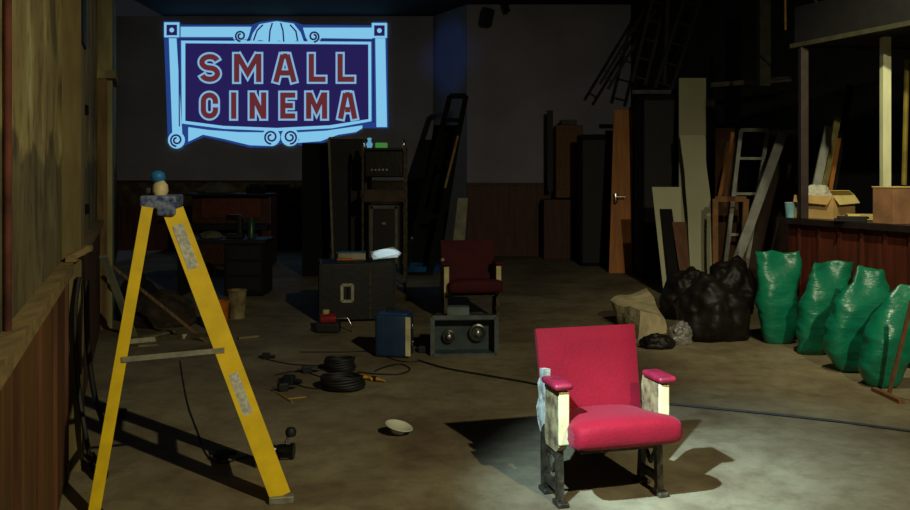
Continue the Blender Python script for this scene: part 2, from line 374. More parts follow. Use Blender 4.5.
# ---------- theatre chair
M_velvet = mat('crimson_velvet', (126,5,26), .75, var=.07, scale=9, bump=.15, bscale=60)
M_velvet.node_tree.nodes['Principled BSDF'].inputs['Sheen Weight'].default_value = .08
M_velvet.node_tree.nodes['Principled BSDF'].inputs['Specular IOR Level'].default_value = .2
M_velvet.node_tree.nodes['Principled BSDF'].inputs['Sheen Tint'].default_value = (1,.5,.65,1)
M_armpad = mat('worn_crimson_arm', (124,22,44), .5, var=.25, scale=20)
M_panel = mat('worn_side_panel', (150,132,92), .6, rgb2=(84,66,44), scale=18)
M_cream = mat('pale_wood_edge', (205,190,140), .6, var=.2, scale=12)
M_peel = mat('peeling_white_paint', (205,205,190), .8, rgb2=(110,105,90), scale=22)
def make_chair():
    t = thing('theatre_chair', 'crimson velvet theatre chair standing alone in the bright spot of light', 'chair')
    # cushion: rounded box grid, wider in front of the arms
    mb = MB(); nx, nz = 14, 20
    prof = []   # (y, z) loop of the cushion in side view
    for i in range(nz):
        a = i/nz*2*PI; ca, sa = math.cos(a), math.sin(a)
        y = -.095 + .225*math.copysign(abs(ca)**.45, ca); z = .332 + .070*math.copysign(abs(sa)**.55, sa)
        z += (-y)*.06 + (.012 if y < -.2 else 0)
        prof.append((y, z))
    rings = []
    for j in range(nx+1):
        f = -1+2*j/nx; e = abs(f)**6; ring = []
        for (y, z) in prof:
            hw = .222 + .058*min(1, max(0, (-y-.10)/.06))
            sc = 1-.22*e; zz = .335+(z-.335)*sc + .012*(1-f*f)*(1 if z > .335 else 0)
            yy = -.085+(y+.085)*(1-.07*e)
            ring.append(mb.bm.verts.new((f*hw+.008, yy, zz)))
        rings.append(ring)
    for j in range(nx):
        for i in range(nz): mb.bm.faces.new((rings[j][i], rings[j][(i+1)%nz], rings[j+1][(i+1)%nz], rings[j+1][i]))
    mb.bm.faces.new(rings[0][::-1]); mb.bm.faces.new(rings[-1])
    mb.build('seat', M_velvet, t, smooth=True, sub=1)
    # backrest: padded slab leaning backwards
    mb = MB(); lo = Vector((0, .10, .335)); hi = Vector((0, .20, .775)); n = (hi-lo).normalized(); fw = Vector((0, -n.z, n.y))
    g = []
    for side in (0, 1):
        G = []
        for i in range(13):
            row = []
            for j in range(13):
                u = -1+2*i/12; v = j/12
                puff = (1-u**6)*(1-(2*v-1)**8)
                off = fw*(.006+.02*puff) if side == 0 else -fw*.022
                taper = .272 - .012*(1-v)
                row.append(mb.bm.verts.new(Vector((u*taper, 0, 0))+lo+(hi-lo)*v+off))
            G.append(row)
        g.append(G)
    for G in g:
        for i in range(12):
            for j in range(12): mb.bm.faces.new((G[i][j], G[i+1][j], G[i+1][j+1], G[i][j+1]))
    A, B = g
    for i in range(12):
        for j in (0, 12): mb.bm.faces.new((A[i][j], A[i+1][j], B[i+1][j], B[i][j]))
        for k in (0, 12): mb.bm.faces.new((A[k][i], A[k][i+1], B[k][i+1], B[k][i]))
    mb.build('backrest', M_velvet, t, smooth=True)
    MB().box((0, .166, .45), (.47, .012, .2), Matrix.Rotation(-.17, 3, 'X')).build('backrest_board', M_dustywood, t)
    for s in (-1, 1):
        x = s*.262-.008*(s>0)
        st = MB()
        # upper iron and timber panel
        yz = [(-.135,.28), (-.14,.545), (.03,.555), (.045,.5), (.035,.40), (.05,.30), (.03,.25), (-.10,.25)]
        st.prism([(x-.02, y, z) for y, z in yz], (.04, 0, 0))
        sp = st.build('side_panel', M_panel, t)
        MB().box((x, -.146, .42), (.05, .022, .25), bev=.005).build('front_edge', M_cream, sp)
        # legs: two tapering iron legs with openings, two cross ribs and flanged feet
        for (ya, yb, nm) in ((-.088, -.10, 'leg'), (.062, .085, 'leg')):
            lg = MB(); lg.bar((x, ya, .27), (x, yb, .012), .032, .034, up=(0,1,0)); lg.box((x, yb-.01, .012), (.055, .085, .024), bev=.006)
            lg.tube([(x-.018, yb-.02, .02), (x-.018, yb-.02, .034)], .009, 8)
            lg.build(nm, M_iron, t)
        cr = MB(); cr.bar((x, -.09, .215), (x, .065, .235), .026, .02, up=(0,0,1)); cr.bar((x, -.095, .075), (x, .08, .075), .026, .035, up=(0,0,1))
        cr.bar((x, -.09, .23), (x, -.01, .13), .02, .014, up=(1,0,0)); cr.bar((x, .07, .23), (x, -.01, .13), .02, .014, up=(1,0,0))
        cr.build('leg_bracing', M_iron, t)
        ar = MB().box((x+s*.008, -.085, .570), (.095, .19, .032), bev=.015, seg=3); ar.build('armrest', M_armpad, t, smooth=True)
        hg = MB().tube([(x-s*.02, .02, .285), (x-s*.055, .02, .285)], .022, 12); hg.build('hinge', M_iron, t, smooth=True)
        if s < 0:
            pts = [(.03,.61), (.10,.60), (.095,.56), (.13,.52), (.11,.46), (.145,.40), (.13,.34), (.09,.29), (.05,.34), (.04,.45), (.035,.52)]
            part(MB().prism([(x-.026, y, z) for y, z in pts], (.03,0,0)).build('ornamental_edge', M_peel, t), 'peeling white ornamental edge')
            MB().prism([(x-.018, y, z) for y, z in [(.03,.36),(.10,.36),(.11,.2),(.105,.02),(.08,.02),(.06,.25)]], (.02,0,0)).build('rear_web', M_iron, t)
    MB().bar((-.25, .03, .272), (.25, .03, .272), .03, .018).build('under_rail', M_iron, t)
    MB().prism([(-.2,-.2,.262), (.2,-.2,.262), (.2,.09,.272), (-.2,.09,.272)], (0,0,.012)).build('seat_pan', M_iron, t)
    return t
def copy_tree(o, parent=None):
    c = o.copy(); COL.objects.link(c); c.parent = parent
    for ch in list(o.children): copy_tree(ch, c)
    return c
chair = make_chair(); chair['group'] = 'crimson theatre chairs'
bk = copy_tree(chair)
M_shadevelvet = mat('shaded_velvet', (66,8,18), .85, var=.15, scale=9)  # darker velvet copy: the shade over the far chair is painted into its colour
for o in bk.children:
    if o.data.materials[0] in (M_velvet, M_armpad): o.data = o.data.copy(); o.data.materials[0] = M_shadevelvet
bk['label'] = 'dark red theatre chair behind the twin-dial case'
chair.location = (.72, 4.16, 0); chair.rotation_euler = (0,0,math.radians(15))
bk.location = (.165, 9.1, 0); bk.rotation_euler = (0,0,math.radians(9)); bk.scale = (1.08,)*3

# ---------- step ladder
M_yel = mat('ladder_yellow', (222,186,10), .5, var=.1, scale=10, bump=.05)
M_alu = mat('dull_aluminium', (150,148,128), .5, .5, var=.2, scale=20)
M_label = mat('white_label', (200,198,180), .7, rgb2=(150,150,140), scale=60, bump=0)
M_cap = mat('paint_spattered_blue_cap', (30,44,96), .6, rgb2=(120,130,150), scale=34)
Fn = Vector((-.825, 4.02, 0)); ax = Vector((-.18,.5,0)); Rn = Vector((-1.63, 3.84, 0))
Ft = at(173, 210, 4.06); Rt_ = at(147.5, 207, 4.0)
axt = ax*.62
lad = thing('step_ladder', 'yellow A-frame step ladder with blue top cap by left wall', 'ladder', (Fn+Rn+ax)/2)
LI = Matrix.Translation(-lad.location)
def lp(o):
    o.parent = lad; o.matrix_parent_inverse = LI; return o
def channel(a, b, w, dep, inward, nm, m=M_yel):
    """C-section rail from a to b: web facing along the ladder axis"""
    z = (b-a).normalized(); x = z.cross(inward).normalized(); y = x.cross(z)
    mbx = MB(); R = Matrix((x, y, z)).transposed(); c = (a+b)/2; L_ = (b-a).length
    mbx.box(c, (w, .004, L_), R)
    for s in (-1, 1): mbx.box(c + x*s*(w/2-.002) + inward.normalized()*dep/2, (.004, dep, L_), R)
    return lp(mbx.build(nm, m))
axn = ax.normalized()
r1 = channel(Fn+Vector((0,0,.03)), Ft, .098, .03, axn, 'front_rail')
r2 = channel(Fn+ax+Vector((0,0,.03)), Ft+axt, .098, .03, -axn, 'front_rail')
r3 = channel(Rn+Vector((0,0,.03)), Rt_, .052, .028, axn, 'rear_rail')
r4 = channel(Rn+ax+Vector((0,0,.03)), Rt_+axt, .052, .028, -axn, 'rear_rail')
for k, f in enumerate((.2, .4, .6, .8)):
    a = Fn.lerp(Ft, f); b = (Fn+ax).lerp(Ft+axt, f)
    s_ = MB().bar(a+axn*.004, b-axn*.004, .085, .012); s_.bar(a+Vector((-.02,0,-.022))+axn*.004, b+Vector((-.02,0,-.022))-axn*.004, .008, .045)
    lp(s_.build('step', M_alu))
for f in (.25, .62):
    a = Rn.lerp(Rt_, f); b = (Rn+ax).lerp(Rt_+axt, f); lp(MB().bar(a, b, .03, .02).build('rear_brace', M_alu))
for base in (Fn, Fn+ax): lp(MB().box(base+Vector((.004,0,.017)), (.115, .045, .034), Matrix.Rotation(.2, 3, 'Z'), .004).build('foot', M_alu))
for base in (Rn, Rn+ax): lp(MB().box(base+Vector((0,0,.017)), (.07, .045, .034), Matrix.Rotation(.2, 3, 'Z'), .004).build('foot', M_rubber))
# spreader bars
for off, offt in ((Vector(), Vector()), (ax, axt)):
    fa = (Rn+off).lerp(Rt_+offt, .5)+(-axn*.008 if off.length == 0 else axn*.008)
    fb = (Fn+off).lerp(Ft+offt, .52)+(-axn*.008 if off.length == 0 else axn*.008)
    lp(MB().bar(fa, fb, .006, .024).build('spreader', M_alu))
# top cap
cc = (Ft+Rt_+axt)/2; cR = Matrix.Rotation(.21, 3, 'Z')
cp = MB().box(cc+Vector((.012,0,.03)), (.165, .34, .062), cR, .012, 3); cp.box(cc+Vector((.05,0,.0)), (.085, .33, .07), cR, .012, 3)
lp(cp.build('top_cap', M_cap))
# labels on the rail
def rail_label(f0, f1, w, dx, nm):
    a = Fn.lerp(Ft, f0); b = Fn.lerp(Ft, f1); z = (b-a).normalized(); x = z.cross(axn).normalized(); R = Matrix((x, x.cross(z), z)).transposed()
    mb = MB().box((a+b)/2 - axn*.004 + x*dx, (w, .002, (b-a).length), R)
    o = lp(mb.build(nm, M_label))
    dk = MB()
    for q in range(5): dk.box(a.lerp(b, .12+.19*q) - axn*.0055 + x*(dx+.002), (w*.8, .0012, .012), R)
    o2 = dk.build('label_print', mat('label_ink', (70,72,66), .7, var=.3)); o2.parent = o; o2.matrix_parent_inverse = LI
rail_label(.80, .95, .05, .004, 'sticker'); rail_label(.30, .44, .045, .0, 'sticker')
tp = cc+Vector((0,0,.061))
jar = thing('squeeze_bottle', 'small pale bottle with a blue lid standing on the ladder top', 'bottle', tp+Vector((.02,-.05,0)))
MB().lathe([(.0,0),(.03,0),(.038,.02),(.034,.05),(.018,.07),(.0,.07)], 16, caps=False).build('bottle_body', mat('cream_plastic', (196,178,130), .5), jar, smooth=True)
MB().lathe([(0,.066),(.026,.066),(.036,.085),(.03,.108),(.014,.118),(0,.12)], 16, Matrix.Translation((-.012,0,0)), caps=False).build('lid', mat('bright_blue_plastic', (30,110,170), .5), jar, smooth=True)
o = MB().box(tp+Vector((-.045,-.01,.02)), (.06,.09,.035), Matrix.Rotation(.5,3,'Z'), .01).build('tape_roll', M_rubber); tag(o, 'small black lump beside the pale bottle on the ladder top', 'tape')
sub_origin(o, tp+Vector((-.04,0,.0)))

# ---------- bags
def interp(T, v):
    for (a, b), (c, d) in zip(T, T[1:]):
        if v <= c: return b+(d-b)*(v-a)/(c-a)
    return T[-1][1]
def sack(name, px, py, prof, th, leany, m, label, seed, group=None, pinch=.06, notch=.03):
    """prof: height fraction -> (left, right) edge in metres from the base centre; the last entry is the open mouth"""
    base = gp(px, py); Y = base.y; h = prof[-1][0]; nv, nr = 44, 60; mb = MB(); rings = []
    Lt = [(p[0]/h, p[1]) for p in prof]; Rt = [(p[0]/h, p[2]) for p in prof]
    for i in range(nv+1):
        v = i/nv; l, r_ = interp(Lt, v), interp(Rt, v); cx, hw = (l+r_)/2, (r_-l)/2
        body = (.6+.4*math.sin(PI*min(1, .12+v*.85))) * (.75+.25*min(1, v/.06))
        hw *= (.86+.14*min(1, v/.05)**.5)
        ht = th/2*(body if v < .55 else pinch+(body-pinch)*max(0, 1-((v-.55)/.45)**1.5))
        z = h*v; ring = []
        for k in range(nr):
            a = 2*PI*k/nr; ca, sa = math.cos(a), math.sin(a)
            x = hw*math.copysign(abs(ca)**.6, ca); y = ht*math.copysign(abs(sa)**.85, sa)
            q = Vector((x*3+seed*7, y*3, z*3))
            n = noise.noise(q*1.2)*.03 + noise.noise(Vector((x*5+seed+z*4, y*4, z*8-x*5)))*.016 - abs(noise.noise(Vector((x*7+seed, y*5, z*12+x*6))))*.020
            f = 1+n/max(.1, (hw+ht)/2)*.75
            zz = z + (notch*noise.noise(Vector((x*7+seed, 1, 0))) if v > .9 else 0)
            wav = .025*math.sin(x*22+seed)*max(0, (v-.75)/.25)
            ring.append(mb.bm.verts.new((cx+x*f, y*f+wav+leany*v**1.4, zz)))
        rings.append(ring)
    for i in range(nv):
        for k in range(nr): mb.bm.faces.new((rings[i][k], rings[i][(k+1)%nr], rings[i+1][(k+1)%nr], rings[i+1][k]))
    mb.bm.faces.new(rings[0][::-1]); mb.bm.faces.new(rings[-1])
    o = mb.build(name, m, smooth=True, loc=base); o.data.set_sharp_from_angle(angle=math.radians(80))
    return tag(o, label, 'bag', group)
M_green = mat('green_plastic_sack', (14,116,86), .32, var=.14, scale=4, bump=.7, bscale=6, stretch=(1,1,2.2), spec=.5)
G = 'green rubble sacks against the counter'
sack('rubble_sack', 778, 343, [(0,-.13,.12),(.15,-.17,.17),(.45,-.19,.19),(.70,-.19,.21),(.84,-.21,.235)], .22, .02, M_green, 'green plastic sack against the counter, farthest, by the black bin bags', 1, G)
sack('rubble_sack', 815, 354, [(0,-.16,.09),(.15,-.16,.15),(.4,-.13,.24),(.65,-.06,.31),(.80,-.01,.34)], .20, .0, M_green, 'green plastic sack, second from the black bags, leaning to the right', 2.3, G)
sack('rubble_sack', 845, 371, [(0,-.06,.12),(.12,-.14,.17),(.35,-.16,.26),(.55,-.08,.34),(.70,.03,.34),(.80,.10,.28)], .22, .0, M_green, 'green sack with pinched pointed top, between the leaning sack and nearest one', 3.1, G, pinch=.12, notch=.08)
sack('rubble_sack', 879, 386, [(0,-.09,.14),(.14,-.16,.22),(.4,-.10,.33),(.6,.05,.40),(.74,.19,.42)], .25, .04, M_green, 'nearest bulging green sack with a wooden slat in front, cut by frame', 4.7, G)
st = MB(); a = gp(889,396)+Vector((0,0,.012)); st.bar(a, at(912,300,5.72), .03, .012, bev=.002)
st.bar(gp(874,391)+Vector((0,0,.014)), gp(902,404)+Vector((0,0,.014)), .04, .026)
tag(st.build('wood_strip', mat('bare_slat', (120,84,56), .7, stretch=(4,4,1))), 'thin brown wooden slat leaning in front of the nearest green sack', 'wood')
M_bin = mat('black_bin_liner', (24,19,17), .5, var=.3, scale=6, bump=.6, bscale=9, spec=.3)
def lump(name, c, rx, ry, rz_, seed, m, label, group=None, knot=True, cat='bag', loc_z=0, rot=0):
    mb = MB(); bmesh.ops.create_icosphere(mb.bm, subdivisions=5, radius=1)
    for v in mb.bm.verts:
        p = v.co.copy(); n = noise.noise(p*1.6+Vector((seed,0,0)))*.22 + noise.noise(p*4+Vector((seed,3,0)))*.09 + abs(noise.noise(Vector((p.x*3+seed, p.y*3, p.z*9))))*.08
        p *= 1+n; z = p.z
        if z < -.55: z = -.55-(z+.55)*.05
        v.co = Vector((p.x*rx, p.y*ry, (z+.55)*rz_))
    if knot:
        mb.lathe([(.07,rz_*1.42),(.03,rz_*1.56),(.05,rz_*1.66),(.08,rz_*1.74)], 12)
    o = mb.build(name, m, smooth=True, loc=(c[0],c[1],loc_z), rot=(0,0,rot)); return tag(o, label, cat, group)
B = 'black bin bags in the heap'
lump('bin_bag', gp(722,342)+Vector((-.04,.2,0)), .33, .28, .36, 1.2, M_bin, 'largest black bin bag, front of the heap beside first green sack', B, False)
lump('bin_bag', gp(693,320)+Vector((-.02,.15,0)), .27, .24, .34, 5.2, M_bin, 'black bin bag at the left of the heap, under pale boards', B, False)
lump('bin_bag', gp(735,316)+Vector((.04,.25,0)), .27, .24, .40, 9.7, M_bin, 'tall black bin bag at the back of the heap', B, False)
# beige sack
M_beige = mat('dusty_beige_paper', (176,162,126), .85, var=.2, scale=7, bump=.5)
def crumple(mb, amp, sc, seed):
    bmesh.ops.subdivide_edges(mb.bm, edges=mb.bm.edges, cuts=5, use_grid_fill=True)
    for v in mb.bm.verts:
        n = noise.noise_vector(v.co*sc+Vector((seed,0,0))); z0 = v.co.z; v.co += n*amp
        if z0 < .02: v.co.z = max(.0, z0)
bs = MB(); b0 = gp(640,338); 
pts = [at(612,301,8.5), at(633,306,8.2), at(660,322,8.0), at(648,288,8.7)]
bs.prism([gp(616,323), gp(644,338), gp(668,338), gp(655,318)], (0,0,.001))
bs.bm.free(); bs.bm = bmesh.new()
low = [gp(617,326), gp(636,340), gp(671,332), gp(652,316)]
top = [at(610,301,8.95), at(638,311,8.25), at(664,316,8.45), at(647,288,9.25)]
vl = [bs.bm.verts.new(p) for p in low]; vt = [bs.bm.verts.new(p) for p in top]
bs.bm.faces.new(vl[::-1]); bs.bm.faces.new(vt)
for i in range(4): bs.bm.faces.new((vl[i], vl[(i+1)%4], vt[(i+1)%4], vt[i]))
crumple(bs, .045, 4, 2); o = bs.build('beige_sack', M_beige); tag(o, 'crumpled beige paper sack slumped beside the black bin bags', 'bag'); sub_origin(o, gp(644,332))
M_film = mat('clear_film', (120,116,110), .2, var=.4, scale=9, bump=.9, spec=.8)
lump('plastic_wrapping', gp(680,344), .11, .08, .13, 3.3, M_film, 'shiny crumpled plastic wrapping between beige sack and bin bags', None, False, 'wrapping')
lump('plastic_wrapping', gp(657,348), .14, .09, .08, 7.3, M_bin, 'low dark plastic scrap on the floor before the beige sack', None, False, 'wrapping')

# ---------- bar counter with canopy
M_mahog = mat('mahogany_panel', (82,37,24), .5, var=.35, scale=2.5, stretch=(7,7,.6))
M_top = mat('dark_counter_top', (40,32,30), .35, var=.3)
ct = thing('bar_counter', 'long mahogany bar counter with dark top behind the green sacks', 'counter', along(6.0, 6.5))
CI = Matrix.Translation(-ct.location)
def cp_(o, p=ct, I=CI): o.parent = p; o.matrix_parent_inverse = I; return o
mb = MB(); e = Vector((.6,.1,0)); a, b = along(6.24, 4.2), along(6.24, 8.12); mb.prism([a, b, b+e, a+e], (0,0,1.09))
for k in range(17): p = along(6.23, 4.3+.23*k, .545); mb.box(p, (.02,.03,1.07), Matrix.Rotation(WALLROT,3,'Z'))
cp_(mb.build('counter_body', M_mahog))
e = Vector((.72,.1,0)); a, b = along(6.17, 4.2, 1.09), along(6.17, 8.18, 1.09)
mb = MB().prism([a, b, b+e, a+e], (0,0,.055)); cp_(mb.build('counter_top', M_top))
cp_(sidewall(6.20, 4.2, 8.12, 0, .12, .04, 1).build('plinth', M_black))
M_can = mat('dark_canopy', (16,13,12), .75, var=.3)
cn = thing('bar_canopy', 'dark boxed canopy with fascia hanging over the bar counter', 'canopy', along(6.0, 6.5, 2.74))
NI = Matrix.Translation(-cn.location)
e = Vector((2.6,.3,0)); a, b = along(6.20, 4.0, 2.76), along(6.20, 7.95, 2.76)
cp_(MB().prism([a, b, b+e, a+e], (0,0,.05)).build('soffit', M_can), cn, NI)
cp_(sidewall(6.18, 4.0, 7.97, 2.74, 3.12, .04, 1).build('fascia', M_can), cn, NI)
cp_(sidewall(6.15, 4.0, 7.99, 2.74, 2.78, .035, 1).build('moulding', mat('canopy_moulding', (58,56,40), .6)), cn, NI)
cp_(MB().prism([along(6.20, 7.93, 2.74), along(6.20, 7.93, 2.74)+e, along(6.20, 7.97, 2.74)+e, along(6.20, 7.97, 2.74)], (0,0,.35)).build('end_fascia', M_can), cn, NI)
M_postm = mat('pale_post', (222,224,178), .6, var=.12, scale=5, stretch=(4,4,.6))
def boxpost(px, z0, z1, c, w, m, name, label):
    Y = F*c/(px-135); p = along(c, Y); o = MB().box((0,0,(z1-z0)/2), (w,w,z1-z0), bev=.004).build(name, m, loc=(p.x,p.y,z0), rot=(0,0,WALLROT*0)); return tag(o, label, 'post')
boxpost(885, 1.146, 2.76, 6.58, .07, M_postm, 'canopy_post', 'pale square post lit at top between counter and canopy')
boxpost(803, 1.146, 2.76, 6.21, .07, mat('brown_post', (48,34,29), .6), 'canopy_post', 'dark brown post at the far end of the bar counter')
tag(MB().tube([at(904,185,7.6), at(907,60,7.6)], .022, 8).build('yellow_pole', mat('dull_yellow', (128,112,40), .7)), 'dull yellow pole standing behind the right-hand box on counter', 'pole')
tag(MB().tube([at(785,-20,9.3), at(785.5,30,9.3)], .013, 8).build('brass_pipe', mat('brass', (160,120,40), .5)), 'thin yellow vertical pipe hanging from above left of canopy', 'pipe')
tag(MB().tube([at(810,-5,8.6), at(824,9,8.6), at(840,15,8.6), at(870,16,8.6), at(890,12,8.6)], .011, 6).build('hanging_cable', mat('grey_cable', (80,74,50), .7)), 'sagging grey cable looping above the bar canopy', 'cable')
# things on the counter
CT = 1.146
M_card = mat('cardboard', (196,160,100), .85, var=.15, scale=5)
M_cardl = mat('cardboard_light', (224,204,130), .85, var=.12, scale=5)
def onc(px, back=.2):   # a point on the counter top seen at this pixel column
    c = 6.17+back; Y = F*c/(px-135); return along(c, Y, CT)
p = onc(824, .36); bxo = thing('open_cardboard_box', 'open cardboard box stuffed with wrapping at the far counter end', 'box', p, math.radians(38))
mb = MB(); w_, d_, h_ = .40, .38, .21
for sx in (-1, 1): mb.box((sx*w_/2, 0, h_/2), (.008, d_, h_))
for sy in (-1, 1): mb.box((0, sy*d_/2, h_/2), (w_, .008, h_))
mb.box((0,0,.006), (w_, d_, .008)); mb.build('box_body', M_card, bxo)
mb = MB(); mb.prism([(-w_/2,-d_/2,h_), (w_/2,-d_/2,h_), (w_/2-.02,-d_/2-.06,h_-.07), (-w_/2+.03,-d_/2-.05,h_-.08)], (0,0,.005)); mb.build('front_flap', M_cardl, bxo)
mb = MB(); mb.prism([(-w_/2,-d_/2,h_), (-w_/2,d_/2,h_), (-w_/2-.05,d_/2-.02,h_-.06), (-w_/2-.05,-d_/2+.03,h_-.08)], (0,0,.005)); mb.build('side_flap', M_card, bxo)
mb = MB(); mb.prism([(w_/2,-d_/2,h_), (w_/2,d_/2,h_), (w_/2-.05,d_/2-.03,h_+.04), (w_/2-.05,-d_/2+.03,h_+.045)], (0,0,.005)); mb.build('side_flap', M_cardl, bxo)
M_paper = mat('crumpled_paper', (206,204,184), .8, var=.15, bump=.6)
lump('crumpled_paper', (p.x-.06, p.y+.02), .13, .11, .13, 2.2, M_paper, 'crumpled white paper poking out of the open cardboard box', None, False, 'paper', p.z+.12)
p2 = onc(861, .30); o = MB().box((0,0,.03), (.24,.2,.05), bev=.004).build('flat_carton', M_cardl, loc=p2, rot=(0,0,-.35)); tag(o, 'flat pale yellow carton lying between the two cardboard boxes', 'carton')
p3 = onc(850, .08); mb = MB(); mb.box((0,0,.012), (.26,.14,.02)); mb.box((.02,.0,.033), (.24,.12,.018), Matrix.Rotation(.12,3,'Z')); o = mb.build('black_folder', M_black, loc=p3, rot=(0,0,-.4)); tag(o, 'pair of flat black folders at the counter edge', 'folder')
p4 = onc(895, .17); cb = thing('closed_cardboard_box', 'upright brown cardboard box beside the post at frame right', 'box', p4, .3)
MB().box((0,0,.15), (.26,.22,.30), bev=.003).build('box_body', mat('brown_cardboard', (150,108,76), .85, var=.2, scale=7), cb)
MB().box((0,0,.305), (.27,.23,.008)).build('lid', M_cardl, cb)
p5 = onc(784, .10) ; p5 = along(6.24, 8.10, CT); cu = thing('blue_cup', 'pale blue paper cup on the very end of the counter', 'cup', p5)
MB().lathe([(0,0),(.04,0),(.052,.14),(.048,.14),(.037,.01),(0,.01)], 18, caps=False).build('cup_body', mat('pale_blue_cup', (120,170,180), .6), cu, smooth=True)
MB().torus((0,0,.14), .05, .004, 18, 6).build('rim', mat('white_rim', (190,200,200), .6), cu, smooth=True)

# ---------- boards and lumber at the rear right
M_white = mat('pale_board', (176,172,140), .8, var=.08, scale=1.5, stretch=(1,1,.4))
M_white2 = mat('warped_board', (190,188,156), .8, var=.08, scale=1.5)
M_orange = mat('orange_veneer', (190,118,48), .55, var=.2, scale=2, stretch=(8,8,.5))
M_brown = mat('brown_board', (98,62,36), .7, var=.25, scale=2, stretch=(6,6,.6))
M_drk = mat('near_black_fabric', (9,9,12), .9, var=.3)
def leanboard(name, px0, px1, pyt, Yb, Yt, m, label, th=.02, pxt0=None, pxt1=None, cat='board', pyb=None):
    """upright board standing on the floor at Yb, its top leaning back to Yt"""
    pxt0 = px0 if pxt0 is None else pxt0; pxt1 = px1 if pxt1 is None else pxt1
    gy = 175+H*F/Yb
    a, b = at(px0, gy, Yb), at(px1, gy, Yb); c, d = at(pxt1, pyt, Yt), at(pxt0, pyt, Yt)
    o = MB().prism([a, b, c, d], (0, th, 0)).build(name, m); sub_origin(o, (a+b)/2); return tag(o, label, cat)
leanboard('tall_board', 679, 706, 78, 11.7, 12.3, M_white, 'tallest pale board leaning behind the black bin bags')
# warped board
mb = MB(); rows = []; nn = 22
TL = [(135,680),(178,685),(221,688),(290,691)]; TR = [(135,705.5),(160,706),(199,710.5),(290,712)]
def itp(T, y):
    for (a, b), (c, d) in zip(T, T[1:]):
        if y <= c: f = (y-a)/(c-a); f = f*f*(3-2*f)*.5+f*.5; return b+(d-b)*f
    return T[-1][1]
for i in range(nn+1):
    v = i/nn; py = 290-(290-135)*v; Y = 11.45+.45*v; bow = .05*math.sin(v*PI*2)
    l, r = at(itp(TL, py), py, Y+bow), at(itp(TR, py), py, Y+bow)
    rows.append([mb.bm.verts.new(q) for q in (l, r, r+Vector((0,.015,0)), l+Vector((0,.015,0)))])
for i in range(nn):
    for k in range(4): mb.bm.faces.new((rows[i][k], rows[i][(k+1)%4], rows[i+1][(k+1)%4], rows[i+1][k]))
mb.bm.faces.new(rows[0]); mb.bm.faces.new(rows[-1][::-1])
o = mb.build('warped_board', M_white2, smooth=True); sub_origin(o, gp(697, 290)); tag(o, 'wavy warped white board leaning in front of the tallest pale board', 'board')
zoff = min(v.co.z for v in o.data.vertices); o.location.z -= (zoff+o.location.z)
leanboard('short_board', 664, 682, 187, 10.9, 11.2, M_white2, 'short curved pale board at the left of the tall pale boards', pxt0=652, pxt1=681)
leanboard('dark_offcut_board', 672, 684, 209, 10.7, 11.1, M_drk, 'dark narrow board leaning over the short pale board', pxt0=660, pxt1=672)
leanboard('brown_offcut_board', 684, 692, 222, 10.6, 11.0, M_brown, 'brown narrow offcut beside the warped white board', pxt0=672, pxt1=686)
dr = thing('loose_door', 'narrow orange wooden door with lever handle leaning upright', 'door', gp(621, 273))
DI = Matrix.Translation(-dr.location)
a, b = gp(609,273), gp(632,273); c, d_ = at(633,110,13.7), at(614,110,13.7)
cp_(MB().prism([a, b, c, d_], (0,.045,0)).build('door_leaf', M_orange), dr, DI)
h0 = at(616,198,13.45)
mb = MB(); mb.box(h0, (.05,.03,.16), bev=.008); mb.tube([h0, h0+Vector((0,-.05,.02)), h0+Vector((.14,-.06,.02))], .012, 8); cp_(mb.build('lever_handle', M_chrome, smooth=True), dr, DI)
# black wardrobe case and stuff above
wd = thing('black_wardrobe', 'tall black cabinet behind the pale boards', 'cabinet', at(656,0,12.9)*1)
wd.location.z = 0; x0, x1 = at(643,0,12.6).x, at(716,0,12.6).x; wd.location = ((x0+x1)/2, 12.9, 0)
MB().box((0,0,1.36), (x1-x0, .6, 2.72), bev=.01).build('carcass', M_drk, wd)
for s in (-1, 1): MB().box((s*(x1-x0)/4, -.31, 1.36), ((x1-x0)/2-.03, .02, 2.6), bev=.005).build('door', M_black, wd)
# wooden cupboard by the rear wall
cbx = thing('wooden_cupboard', 'brown wooden cupboard with drawers against the rear wall', 'cupboard', (1.95, 15.9, 0))
cbx.location = ((at(571,0,15.6).x), 15.85, 0)
MB().box((0,0,.55), (1.0, .5, 1.1), bev=.01).build('base_cabinet', M_dado, cbx)
MB().box((-.02,0,1.80), (.50, .42, 1.34), bev=.01).build('upper_cabinet', mat('cupboard_brown', (112,76,48), .7, stretch=(5,5,.6)), cbx)
for z in (1.45, 1.85, 2.2): MB().box((-.02,-.215,z), (.44,.012,.30), bev=.004).build('drawer_front', mat('cupboard_brown', (112,76,48)), cbx)
MB().box((-.36,-.02,2.0), (.10,.12,1.5)).build('side_post', M_black, cbx)
blk = thing('black_cabinet', 'black cabinet standing left of the orange door', 'cabinet', (at(594,0,14.6).x, 14.7, 0))
MB().box((0,0,1.12), (.5,.5,2.24), bev=.02).build('carcass', M_drk, blk); MB().box((0,-.255,1.1), (.44,.015,2.1), bev=.005).build('door', M_black, blk)
o = MB().box((0,0,.05), (.3,.3,.10), bev=.02).build('folded_cloth', M_paper, loc=(at(571,0,15.6).x-.02, 15.85, 2.472)); o.data.materials[0] = mat('grey_cloth', (90,86,76), .9); tag(o, 'greyish cloth folded on top of the brown cupboard', 'cloth')
